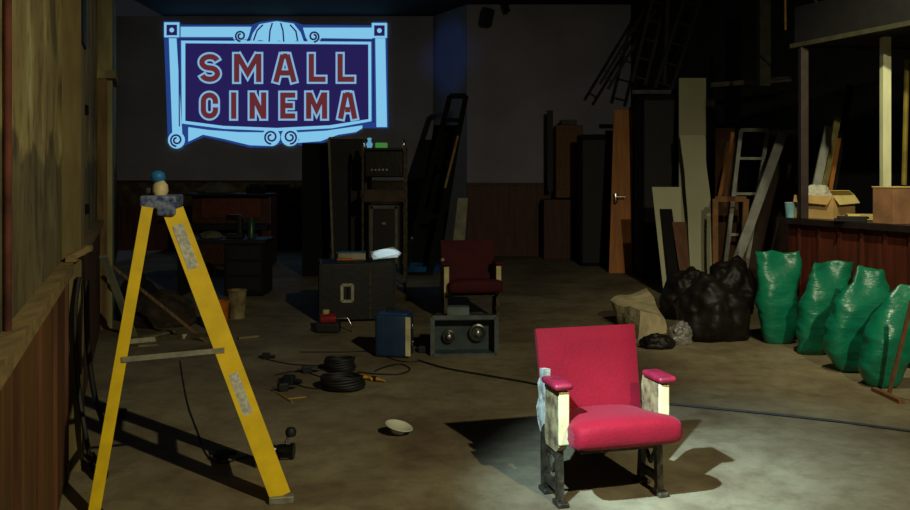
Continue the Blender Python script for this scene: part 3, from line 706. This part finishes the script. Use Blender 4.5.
# timber frames slung high at the rear corner
def frame_truss(a, b, w, m, label, rungs=6):
    a, b = Vector(a), Vector(b); d = (b-a); s = Vector((d.z, 0, -d.x)).normalized()*w
    mb = MB(); mb.bar(a, b, .04, .05); mb.bar(a+s, b+s, .04, .05)
    o = thing('timber_truss', label, 'frame', a); I = Matrix.Translation(-a)
    cp_(mb.build('stringers', m), o, I)
    for k in range(rungs): q = (k+.3)/rungs; cp_(MB().bar(a+d*q-s*.15, a+d*q+s*1.15, .03, .03).build('rung', m), o, I)
    return o
frame_truss(at(600,84,14.5), at(658,-12,14.5), .16, M_black, 'dark ladder-like timber frame slanting at upper left of the rack', 4)
frame_truss(at(632,82,14.0), at(655,-12,14.0), .22, mat('dim_brown', (60,42,32)), 'brown ladder-like timber frame hanging steeply in the rear corner', 5)
frame_truss(at(655,88,13.5), at(688,-12,13.5), .25, M_black, 'dark timber frame slanting above the black cabinet', 5)
tag(MB().bar(at(664,85,13.6), at(668,-12,13.6), .10, .05).build('timber_post', mat('dim_brown', (60,42,32))), 'brown upright post above the black cabinet', 'post')
tag(MB().bar(at(632,92,12.9), at(688,92,12.9), .06, .06).build('storage_beam', mat('grey_beam', (84,84,88), .7)), 'grey beam across the top of the black cabinet', 'beam')
tag(MB().bar(at(712,85,12.7), at(790,79,11.5), .05, .07).build('wall_ledge', mat('ledge', (110,104,86), .7)), 'pale ledge running high along the dark right wall', 'ledge')
tag(MB().bar(at(764,86,11.2), at(764,-14,11.2), .14, .10).build('wall_pilaster', mat('grey_green', (70,70,56), .8)), 'grey green upright post high above the leaning frames', 'post')
# leaning items along the right wall
leanboard('brown_board', 714, 742, 128, 11.5, 11.85, M_brown, 'brown board leaning just right of the warped white board', pxt0=716, pxt1=735)
leanboard('dark_brown_panel', 740, 786, 130, 11.7, 11.95, mat('dark_brown_board', (66,46,36), .7, stretch=(5,5,.6)), 'wide dark brown board behind the slanting white pole', pxt0=765, pxt1=800)
M_oldwhite = mat('old_white_paint', (164,166,156), .7, var=.15)
def pole(a, b, w, t, m, name, label, cat='pole'):
    o = MB().bar(a, b, w, t, up=(0,-1,0), bev=.003).build(name, m); sub_origin(o, a); return tag(o, label, cat)
pole(gp(723,299), at(783,133,11.2), .12, .03, M_oldwhite, 'white_plank', 'long white plank slanting from floor up to the right')
pole(at(719,199,11.15), at(733,132,11.3), .05, .02, mat('orange_stick', (150,96,44), .7), 'thin_batten', 'thin orange batten leaning across the brown board')
fr = thing('white_window_frame', 'white painted window frame leaning behind the slanting white plank', 'frame', gp(748,305)); FI = Matrix.Translation(-fr.location)
q0, q1, q2, q3 = gp(722,293), gp(742,293), at(768,130,11.6), at(741,130,11.6)
mb = MB()
for a, b in ((q0,q3), (q1,q2), (q3,q2), (q0,q1)): mb.bar(a, b, .05, .03, up=(0,-1,0))
cp_(mb.build('outer_frame', M_oldwhite), fr, FI)
for f in (.35, .6, .82): cp_(MB().bar(q0.lerp(q3,f), q1.lerp(q2,f), .035, .03, up=(0,-1,0)).build('glazing_bar', M_oldwhite), fr, FI)
cf = thing('small_brown_frame', 'small square brown frame standing below the thin orange batten', 'frame', gp(728,300)); FI = Matrix.Translation(-cf.location)
q0, q1, q2, q3 = gp(715,297), gp(741,297), at(746,199,11.0), at(715,199,11.0); mb = MB()
for a, b in ((q0,q3), (q1,q2), (q3,q2), (q0,q1)): mb.bar(a, b, .07, .04, up=(0,-1,0))
cp_(mb.build('outer_frame', mat('tan_frame', (134,92,52), .7)), cf, FI)
def gq(px, Y): return Vector(((px-455)/F*Y, Y, 0))
pole(gq(788,9.0), at(829,127,9.4), .09, .03, M_oldwhite, 'grey_plank', 'grey white plank leaning behind the open cardboard box', 'plank')
pole(gq(797,9.15), at(838,117,9.55), .07, .03, mat('pale_yellow_plank', (160,146,86), .7), 'yellow_plank', 'pale yellow plank between the grey and orange planks', 'plank')
pole(gq(806,9.3), at(837,138,9.7), .09, .03, M_orange, 'orange_plank', 'orange brown plank at right of the leaning planks', 'plank')
pole(gq(812,9.5), at(850,85,10.0), .08, .03, M_black, 'black_plank', 'black plank rightmost behind the cardboard box', 'plank')

# wall speaker
sp = thing('wall_speaker', 'small black loudspeaker tilted on the rear wall top', 'speaker', at(487,17,16.05)); sp.rotation_euler = (math.radians(20), math.radians(8), .3)
MB().box((0,0,0), (.20,.2,.32), bev=.02).build('cabinet', M_black, sp); MB().tube([(0,-.1,-.04),(0,-.112,-.04)], .07, 20).build('cone', M_rubber, sp, smooth=True); MB().box((0,.14,.1), (.04,.16,.04)).build('bracket', M_iron, sp)
o = MB().tube([at(504,0,16.0), at(508,12,16.0)], .05, 8).build('ceiling_fitting', M_black); tag(o, 'dark fitting hanging beside the wall speaker', 'fitting')

# ---------- middle background
leanboard('black_curtain_flat', 302, 329, 143, 13.0, 13.0, M_drk, 'narrow black flat standing left of the edged screen', th=.05)
sc = thing('edged_screen', 'tall dark panel with thin pale edge behind the black case', 'panel', gp(352, 282)); SI = Matrix.Translation(-sc.location)
q0, q1, q2, q3 = gp(334,282), gp(368,282), at(372,138,12.35), at(329,138,12.35)
cp_(MB().prism([q0, q1, q2, q3], (0,.03,0)).build('panel', mat('dark_grey_panel', (28,29,34), .7)), sc, SI)
for a, b in ((q0,q3), (q3,q2), (q1,q2)): cp_(MB().bar(a+Vector((0,-.01,0)), b+Vector((0,-.01,0)), .03, .03, up=(0,-1,0)).build('edge_strip', mat('dull_edge', (112,106,84), .6)), sc, SI)
rk = thing('equipment_rack', 'tall black equipment stand with brown box and small lights on top', 'rack', (at(385,0,11.6).x, 11.6, 0))
X2 = .28
for sx in (-1, 1):
    for sy in (-1, 1): MB().bar((sx*X2, sy*.2, 0), (sx*X2, sy*.2, 1.95), .03, .03).build('upright', M_iron, rk)
MB().box((0,0,1.70), (.52,.38,.36), bev=.015).build('amplifier', M_blackgloss, rk)
for k in range(5): MB().tube([(-.16+.05*k,-.19,1.62), (-.16+.05*k,-.21,1.62)], .014, 12).build('control_knob', M_chrome, rk)
MB().box((0,-.02,1.27), (.56,.42,.17), bev=.012).build('brown_box', mat('brown_box', (70,50,42), .7), rk)
mb = MB()
for sx in (-1, 1): mb.box((sx*.17,-.2,.72), (.045,.02,.82))
mb.box((0,-.2,1.12), (.36,.02,.045)); mb.box((0,-.2,.34), (.36,.02,.045)); mb.build('lower_frame', mat('frame_grey', (92,88,78), .7), rk)
MB().box((0,0,.72), (.44,.36,.86), bev=.01).build('lower_case', M_black, rk)
MB().box((0,-.185,.9), (.05,.01,.03)).build('brass_plate', mat('brass', (160,120,40)), rk)
MB().box((0,0,1.90), (.58,.42,.03)).build('top_shelf', M_black, rk)
for sx in (-1, 1): MB().lathe([(0,1.9),(.02,1.9),(.025,1.97),(.012,2.02),(0,2.03)], 12, Matrix.Translation((sx*.27,-.18,0)), caps=False).build('finial', M_chrome, rk, smooth=True)
o = MB().box((0,0,.035), (.16,.08,.07), bev=.01).build('green_indicator', emis('green_lamp', (60,120,50)), loc=rk.location+Vector((-.04,-.1,1.916))); tag(o, 'small glowing green lamp unit on top of the equipment rack', 'lamp')
o = MB().lathe([(0,0),(.03,0),(.045,.05),(.02,.09),(.03,.13),(0,.14)], 12, caps=False).build('cyan_indicator', emis('cyan_lamp', (90,150,180)), loc=rk.location+Vector((-.20,-.12,1.916)), smooth=True); tag(o, 'small pale cyan lamp left of the green one on rack', 'lamp')
# dark leaning frames
def quadframe(name, label, q, m, t=.05, bars=()):
    o = thing(name, label, 'frame', (q[0]+q[1])/2); I = Matrix.Translation(-o.location); mb = MB()
    for i in range(4): mb.bar(q[i], q[(i+1)%4], t, .04, up=(0,-1,0))
    cp_(mb.build('outer_frame', m), o, I)
    for f in bars: cp_(MB().bar(q[0].lerp(q[3],f), q[1].lerp(q[2],f), t*.8, .03, up=(0,-1,0)).build('cross_bar', m), o, I)
    return o
quadframe('black_stage_frame', 'tall black frame leaning right against the blue-lit wall step', [gp(404,275), gp(430,275), at(466,96,14.9), at(450,96,14.9)], M_drk, .09, (.3,.6,.85))
leanboard('black_flat', 410, 440, 125, 14.2, 15.6, M_drk, 'black flat leaning behind the tall black frame', pxt0=434, pxt1=462, th=.03)
pole(at(445,188,13.0), at(458,136,13.3), .035, .02, mat('gold_batten', (150,112,50), .5), 'gold_batten', 'thin gold strip on the black leaning frames', 'batten')
leanboard('pale_offcut', 449, 462, 198, 13.2, 13.5, mat('pale_offcut', (140,134,112), .7), 'short pale plank leaning at the foot of the black frames', pxt0=458, pxt1=468, th=.02, cat='plank')
pole(gp(395,262), at(412,238,12.8), .03, .02, M_oldwhite, 'thin_pale_stick', 'thin pale stick behind the bright paper on the case', 'stick')
# blue hose coil
mb = MB()
for k in range(4): mb.torus((0,0,.02+.022*k), .36-.012*k, .018, 40, 6, sx=1.0)
o = mb.build('blue_hose_coil', mat('blue_hose', (24,84,140), .5), loc=gp(419,271), smooth=True); tag(o, 'coil of blue hose on the floor behind the black case', 'hose')

# black flight case
M_case = mat('case_black', (12,12,14), .5, var=.3)
fc = thing('flight_case', 'big black travelling case with pale recessed handle, papers on it', 'case', gp(354,321)+Vector((.0,.2,0)), math.radians(10))
W, D, Hh = .78, .55, .62
MB().box((0,0,Hh/2+.01), (W, D, Hh-.02), bev=.012).build('case_body', M_case, fc)
for sx in (-1, 1):
    for sy in (-1, 1):
        MB().bar((sx*W/2, sy*D/2, .02), (sx*W/2, sy*D/2, Hh), .022, .022).build('corner_strip', M_black, fc)
hp = MB()
cx, cz = -.11, .31
for a, b in (((cx-.055,cz-.085),(cx-.055,cz+.085)), ((cx+.055,cz-.085),(cx+.055,cz+.085)), ((cx-.055,cz+.085),(cx+.055,cz+.085)), ((cx-.055,cz-.085),(cx+.055,cz-.085))):
    hp.bar((a[0], -D/2-.008, a[1]), (b[0], -D/2-.008, b[1]), .03, .012, up=(0,-1,0))
part(hp.build('handle_plate', mat('pale_metal_plate', (165,160,135), .5)), fc and 'pale recessed handle frame')
MB().tube([(cx+.01,-D/2-.012,cz+.06), (cx+.01,-D/2-.02,cz-.06)], .012, 8).build('handle_grip', M_rubber, fc)
for o in list(bpy.data.objects):
    if o.name == 'handle_plate': o.parent = fc
MB().box((.13,-D/2-.006,.31), (.015,.012,.56)).build('seam', M_iron, fc)
def onbox(px, py): return gp(px, py, Hh)
b1 = onbox(352, 259); o = MB().box((0,0,.035), (.30,.17,.07), bev=.004).build('white_parts_box', mat('white_card', (160,150,120), .8), loc=b1, rot=(0,0,.1)); tag(o, 'small cream box on top of the black case at left', 'box')
o = MB().prism([(-.17,-.07,0), (.13,-.08,0), (.15,.08,0), (-.12,.09,0)], (0,0,.012)).build('blue_folder', mat('blue_card', (60,110,160), .6), loc=b1+Vector((0,0,.0705))); tag(o, 'blue folder lying on the cream box', 'folder')
o = MB().box((0,0,.01), (.18,.05,.02), bev=.004).build('orange_tool', mat('orange_plastic', (190,110,40), .6), loc=b1+Vector((-.06,-.13,.0)), rot=(0,0,.1)); tag(o, 'small orange tool in front of the cream box', 'tool')
b2 = onbox(386, 260); mb = MB()
for k in range(3): mb.box((.01*k, .008*k, .004+.006*k), (.28,.22,.005), Matrix.Rotation(.15*k,3,'Z') @ Matrix.Rotation(.0,3,'X'))
o = mb.build('paper_sheets', mat('bright_paper', (215,232,235), .6, var=.05, bump=0), loc=b2+Vector((-.02,.02,.055)), rot=(.30,-.08,.2)); tag(o, 'bright white paper sheets on the right end of black case', 'paper')
cl = spot('paper_fill_spot', b2+Vector((.05,.0,.6)), b2, 8, (.8,.95,1), 34, .4, .02)  # added unseen spot that brightens the paper sheets

# blue suitcase
M_bluec = mat('blue_moulded_plastic', (34,66,128), .45, var=.15)
bc = thing('blue_tool_case', 'blue moulded plastic case with black handle and cream edge', 'case', gp(396,358)+Vector((0,.09,0)), math.radians(-10))
MB().box((-.02,0,.185), (.30,.20,.36), bev=.025, seg=3).build('shell', mat('blue_shell', (30,54,84), .5, var=.15), bc, smooth=True)
MB().box((-.02,0,.368), (.25,.17,.02), bev=.008).build('top_face', M_bluec, bc)
MB().tube([(-.09,0,.37), (-.085,0,.41), (.05,0,.41), (.055,0,.37)], .011, 8).build('handle', M_rubber, bc, smooth=True)
MB().box((.122,-.1,.185), (.045,.02,.33), bev=.006).build('edge_strip', mat('cream_strip', (196,184,140), .6), bc)
for z in (.12, .26): MB().box((.142,-.03,z), (.022,.035,.04), bev=.003).build('latch', M_chrome, bc)

# twin-dial case
tc_ = thing('twin_dial_case', 'dark open metal case with two round chrome dials before shadowed chair', 'case', gp(464,356)+Vector((0,.1,0)), math.radians(3))
M_slate = mat('slate_metal', (62,74,78), .5, .3, var=.25)
mb = MB(); w2, h2, d2 = .275, .33, .19
mb.box((0,0,.012), (2*w2,d2,.024)); mb.box((0,0,h2-.012), (2*w2,d2,.024)); mb.box((-w2+.01,0,h2/2), (.02,d2,h2)); mb.box((w2-.01,0,h2/2), (.02,d2,h2)); mb.box((0,d2/2-.03,h2/2), (2*w2,.012,h2))
mb.build('case_shell', M_slate, tc_)
mb = MB(); 
for a, b in (((-w2,.0),(-w2,h2)), ((w2,0),(w2,h2)), ((-w2,h2),(w2,h2)), ((-w2,0),(w2,0))): mb.bar((a[0],-d2/2,a[1]), (b[0],-d2/2,b[1]), .035, .012, up=(0,-1,0))
mb.build('face_rim', mat('rim_metal', (84,92,92), .5, .3), tc_)
for sx, zz, r in ((-.13,.15,.055), (.12,.18,.075)):
    MM = Matrix.Translation((sx, .05, zz)) @ Matrix.Rotation(PI/2, 4, 'X')
    dl = MB().lathe([(r,0),(r,.05),(r*.82,.055),(r*.75,.04),(0,.04)], 28, MM, caps=False).build('dial', mat('dial_metal', (96,96,90), .35, .7), tc_, smooth=True)
    MB().lathe([(0,.09),(.02,.085),(.026,.06),(.022,.04)], 16, MM, caps=False).build('dial_hub', M_chrome, dl, smooth=True)
    hub = MB().lathe([(r*.7,.042),(r*.62,.05),(r*.55,.042)], 28, MM, caps=False).build('dial_ring', M_chrome, dl, smooth=True)
gb = MB().box((0,0,.04), (.19,.12,.08), bev=.005).build('grey_box', mat('grey_card', (92,104,104), .7), loc=tc_.location+Vector((-.05,0,h2+.001))); tag(gb, 'small grey box sitting on top of the twin-dial case', 'box')
# adapter beside blue case
o = MB().box((0,0,.03), (.12,.1,.06), bev=.01).build('cable_adapter', M_rubber, loc=gp(425,352)); tag(o, 'black adapter block between blue case and twin-dial case', 'adapter')

# red/black pump tool
rt = thing('battery_drill', 'small black power tool with red body beside the black case', 'tool', gp(328,332))
MB().box((0,0,.05), (.24,.16,.10), bev=.02).build('tool_base', M_rubber, rt)
MB().tube([(-.06,-.02,.13), (.08,-.02,.14)], .05, 14).build('motor_body', mat('red_plastic', (150,30,30), .45), rt, smooth=True)
MB().tube([(-.02,.0,.17), (-.02,.0,.22)], .035, 12).build('cream_cap', mat('cream_plastic', (196,178,130)), rt, smooth=True)
MB().tube([(.08,-.02,.14), (.2,-.02,.14), (.24,-.02,.06), (.24,-.02,.01)], .010, 8).build('chrome_rail', M_chrome, rt, smooth=True)

# ---------- floor clutter
def coil(name, c, R, r, turns, label, m, tilt=0):
    pts = []
    for i in range(turns*20+1):
        a = i/20*2*PI; rr = R*(1+.07*math.sin(i*.37)); pts.append(Vector((rr*math.cos(a), rr*math.sin(a)*.9, r+ r*1.4*(i/20) + .004*math.sin(i))))
    o = MB().tube(pts, r, 6).build(name, m, loc=c, smooth=True); return tag(o, label, 'cable')
coil('cable_coil', gp(340,371), .11, .011, 6, 'heap of black cable coiled just behind the other coil', M_rubber)
coil('cable_coil', gp(343,389), .145, .012, 5, 'wide flat coil of black hose nearest the camera', M_rubber)
def wire(name, pix, r, label, m=M_rubber, cat='cable'):
    P = [gp(x, y, r) for x, y in pix]; out = []
    for i in range(len(P)-1):
        p0 = P[max(i-1,0)]; p1 = P[i]; p2 = P[i+1]; p3 = P[min(i+2, len(P)-1)]
        for k in range(8):
            t = k/8; out.append(.5*((2*p1)+(p2-p0)*t+(2*p0-5*p1+4*p2-p3)*t*t+(3*p1-p0-3*p2+p3)*t**3))
    out.append(P[-1]); o = MB().tube(out, r, 6).build(name, m, smooth=True); sub_origin(o, P[0]); return tag(o, label, cat)
wire('long_black_cable', [(418,360),(445,368),(490,376),(530,383),(580,394),(640,401),(700,407),(780,415),(850,423),(930,434)], .008, 'long black cable running behind the lit chair to frame right')
wire('looped_cable', [(358,372),(378,374),(400,374),(410,369),(400,364),(385,367),(375,371)], .006, 'thin cable loop between coil and blue case')
wire('thin_cable', [(266,359),(290,364),(320,366),(334,368)], .005, 'thin cable from dark plug to the rear coil')
wire('thin_cable', [(275,375),(295,371),(306,372),(318,376),(330,379)], .005, 'thin cable passing through the dark adapter')
wire('thin_cable', [(285,378),(295,384),(310,388),(325,389)], .005, 'thin cable from black plug to the front coil')
wire('hanging_lead', [(180,361),(183,380),(188,405),(197,430),(207,455),(222,463),(245,457),(262,457)], .005, 'thin black lead trailing across ladder shadow to clip lamp')
wire('thin_cable', [(300,352),(340,352),(370,352),(400,361),(420,361)], .005, 'thin cable passing behind the coils towards the blue case')
def plug(px, py, s, label, rz=0):
    o = MB(); o.box((0,0,.02*s), (.05*s,.035*s,.04*s), bev=.006*s); o.tube([(.02*s,0,.02*s), (.06*s,0,.015*s)], .009*s, 8)
    for q in (-.008,.008): o.tube([(-.025*s,q*s,.02*s), (-.05*s,q*s,.02*s)], .003*s, 6)
    return tag(o.build('plug', M_rubber, loc=gp(px,py), rot=(0,0,rz)), label, 'plug')
plug(266,359,1.3,'black plug alone at far left end of thin cable')
plug(307,373,1.5,'black inline connector left of the cable heap',.2)
plug(289,384,1.7,'black plug above the brass rods',-.3); plug(283,391,1.5,'black plug lying by the brass rods',.5)
tag(MB().tube([gp(276,392,.006), gp(292,402,.006)], .006, 6).build('brass_rod', mat('brass', (160,120,40))), 'left thin brass rod below the plugs', 'rod')
tag(MB().tube([gp(288,399,.006), gp(306,397,.006)], .006, 6).build('brass_rod', mat('brass', (160,120,40))), 'right thin brass rod below the plugs', 'rod')
yt = thing('yellow_handled_pliers', 'yellow handled pliers lying right of the cable heap', 'pliers', gp(370,378))
g0 = gp(370,378)
for a, b in (((355,374),(372,379)), ((356,378),(373,378))):
    MB().tube([gp(*a,.02)-g0, gp((a[0]+b[0])/2,(a[1]+b[1])/2-1,.025)-g0, gp(*b,.02)-g0], .012, 8).build('handle_grip', mat('yellow_grip', (196,140,24), .5), yt, smooth=True)
MB().tube([gp(372,378,.02)-g0, gp(377,379,.02)-g0], [.018,.018], 10).build('pivot', M_rubber, yt, smooth=True)
MB().tube([gp(377,379,.02)-g0, gp(385,381,.016)-g0], [.016,.006], 8).build('jaw', mat('brass_jaw', (190,140,50), .5), yt, smooth=True)
# white bowl tipped on its foot
bw = thing('white_bowl', 'small white dish tipped on the bare floor', 'bowl', gp(397,437)+Vector((0,.04,0)))
bw.rotation_euler = (math.radians(4), math.radians(14), 0); bw.location.z = .018
M_china = mat('white_china', (196,196,176), .4, var=.05, bump=0)
MB().lathe([(0,.004),(.035,.004),(.045,.012),(.07,.028),(.085,.04),(.08,.043),(.064,.032),(.04,.02),(0,.016)], 32, caps=False).build('dish', M_china, bw, smooth=True)
MB().torus((0,0,.004), .038, .005, 28, 6).build('foot_ring', M_china, bw, smooth=True)
# clip lamp by the ladder
cl_ = thing('clip_lamp', 'small black and chrome clip lamp beside ladder foot', 'lamp', gp(285,459))
MB().tube([(-.04,0,.045), (.05,0,.045)], [.034,.044], 16).build('lamp_head', M_blackgloss, cl_, smooth=True)
MB().tube([(-.045,0,.05), (-.062,0,.05)], [.022,.026], 14).build('chrome_collar', M_chrome, cl_, smooth=True)
MB().tube([(.0,.02,.08), (.02,.03,.12)], .009, 8).build('joint', M_chrome, cl_, smooth=True)
MB().lathe([(0,.11),(.026,.115),(.032,.14),(.02,.16),(0,.162)], 14, Matrix.Translation((.025,.035,0)), caps=False).build('clamp_head', M_rubber, cl_, smooth=True)
MB().box((0,0,.008), (.05,.05,.014), bev=.004).build('base', M_iron, cl_)
plug(222,459,1.3,'black plug on the floor inside the ladder shadow',.6)
o = MB().box((0,0,.025), (.07,.06,.05), bev=.006).build('small_black_block', M_rubber, loc=gp(120,417)); tag(o, 'small black block on floor near the rear ladder legs', 'block')

# ---------- left background clutter
M_piano = mat('dark_piano_wood', (76,42,30), .5, var=.3, stretch=(4,4,.8))
pn = thing('upright_piano', 'dark red-brown upright piano against the back wall', 'piano', (at(232,0,14.5).x, 14.6, 0))
MB().box((0,.1,.62), (1.35,.5,1.20), bev=.015).build('case', M_piano, pn)
MB().box((0,-.1,1.22), (1.42,.65,.04), bev=.008).build('top_lid', M_black, pn)
MB().box((0,-.17,1.0), (1.0,.03,.36), bev=.008).build('music_desk_panel', mat('red_panel', (104,50,36), .5), pn)
MB().box((0,-.32,.68), (1.35,.34,.10), bev=.01).build('key_bed', M_black, pn)
for s in (-1,1): MB().box((s*.62,-.42,.32), (.07,.07,.63), bev=.01).build('leg', M_piano, pn)
lump('dust_sheet', (at(216,0,14.6).x, 14.6), .30, .2, .11, 4, mat('grey_cloth', (90,86,76)), 'dirty grey cloth bundle lying on the piano lid', None, False, 'cloth', 1.242)
lump('dark_bundle', (at(256,0,14.6).x, 14.6), .17, .18, .10, 8, M_drk, 'dark bundle at right end of the piano lid', None, False, 'bundle', 1.242)
dk = thing('black_desk', 'low black desk behind the ladder with odds and ends on it', 'desk', (at(228,0,11.2).x, 11.1, 0))
MB().box((0,0,.70), (1.15,.6,.05), bev=.008).build('desk_top', M_black, dk); MB().box((.3,0,.34), (.5,.55,.66), bev=.01).build('pedestal', M_drk, dk); MB().box((-.52,0,.34), (.05,.55,.66)).build('side_panel', M_drk, dk)
for z in (.16,.36,.56): MB().box((.3,-.28,z), (.44,.02,.17), bev=.004).build('drawer', M_black, dk)
z0 = .726; q = dk.location
lump('rumpled_rag', (q.x-.2, q.y), .15, .12, .06, 6, mat('grey_cloth', (90,86,76)), 'rumpled grey rag on the black desk', None, False, 'rag', z0)
sw = thing('sewing_machine', 'dark small machine standing on the black desk', 'machine', (q.x+.12, q.y, z0))
MB().box((0,0,.03), (.22,.14,.06), bev=.01).build('bed', M_black, sw); MB().box((.06,0,.16), (.07,.1,.24), bev=.02).build('column', M_black, sw); MB().box((-.02,0,.27), (.2,.08,.07), bev=.02).build('arm', M_blackgloss, sw)
o = MB().lathe([(0,0),(.05,0),(.05,.22),(.02,.26),(0,.26)], 14, caps=False).build('green_bottle', mat('green_glass', (36,70,52), .3), loc=(q.x+.33, q.y, z0), smooth=True); tag(o, 'dull green bottle at the right of the desk machine', 'bottle')
pole(gp(271,262), at(270,209,15.0), .05, .03, M_dustywood, 'pale_stick', 'pale upright stick standing right of the piano')
def bucket(px, py, r, h, m, label, cat='bucket'):
    t = thing('paint_bucket', label, cat, gp(px, py))
    MB().lathe([(0,.0),(r*.85,0),(r,h),(r*.93,h),(r*.8,.02),(0,.02)], 24, caps=False).build('pail', m, t, smooth=True)
    MB().torus((0,0,h), r, .008, 24, 6).build('rim', m, t, smooth=True)
    MB().tube([(r*math.cos(a), -.25*r*0-r*.6*math.sin(a)*.6, h*.9+ -r*.5*math.sin(a)) for a in [PI*i/12 for i in range(13)]], .004, 6).build('bail', M_iron, t, smooth=True)
bucket(217,329,.12,.27,mat('orange_bucket', (190,104,20), .5),'orange bucket half hidden behind the ladder rail')
bucket(237,318,.10,.30,mat('dusty_pale', (158,142,100), .85, rgb2=(96,80,56), scale=9),'pale paint spattered bucket behind the orange one')
pole(gp(134,336), at(103,256,7.6), .07, .02, mat('grey_strip', (120,120,100), .7), 'grey_strip', 'pale grey strip leaning on the left wall behind ladder')
pole(gp(207,342), at(112,266,8.2), .025, .025, M_dustywood, 'broom_handle', 'long thin wooden stick slanting down behind the ladder')
for i, (a, b, w_, lb) in enumerate((((128,346),(158,344),.10,'pale flat slat lying on the floor between ladder legs'), ((146,337),(172,331),.08,'slanting pale slat in the debris behind the ladder'), ((122,362),(134,346),.08,'short grey slat by the left wall debris'), ((238,338),(258,336),.05,'short pale offcut on the floor right of the orange bucket'))):
    o = MB().bar(gp(*a,.015), gp(*b,.015), w_, .02).build('timber_offcut', mat('dusty_offcut', (118,108,80), .8)); sub_origin(o, gp(*a)); tag(o, lb, 'wood')
lump('debris_heap', gp(160,325), .33, .25, .22, 15, mat('dark_debris', (62,50,38), .9, rgb2=(30,24,20), scale=9), 'dark heap of rubble behind the ladder', None, False, 'rubble')
lump('debris_heap', gp(137,318), .18, .25, .30, 19, M_drk, 'dark heap of rubbish close to the left wall', None, False, 'rubble')
# cables hanging on the left wall
def hang(name, pts, r, label, m=M_rubber):
    out = []; P = [Vector(p) for p in pts]
    for i in range(len(P)-1):
        p0 = P[max(i-1,0)]; p1 = P[i]; p2 = P[i+1]; p3 = P[min(i+2, len(P)-1)]
        for k in range(6):
            t = k/6; out.append(.5*((2*p1)+(p2-p0)*t+(2*p0-5*p1+4*p2-p3)*t*t+(3*p1-p0-3*p2+p3)*t**3))
    out.append(P[-1]); return tag(MB().tube(out, r, 6).build(name, m, smooth=True), label, 'cable')
hang('wall_cable', [along(c0+.09,4.42,1.02), along(c0+.07,4.41,.8), along(c0+.09,4.41,.45), along(c0+.13,4.38,.2), along(c0+.16,4.4,.02)], .012, 'black cable drooping down the left wall nearest the wainscot end')
hang('wall_cable', [along(c0+.13,4.42,1.00), along(c0+.135,4.42,.7), along(c0+.17,4.45,.4), along(c0+.22,4.5,.2), along(c0+.2,4.42,.06), along(c0+.16,4.36,.12)], .014, 'black cable with a loop hanging behind the ladder leg')
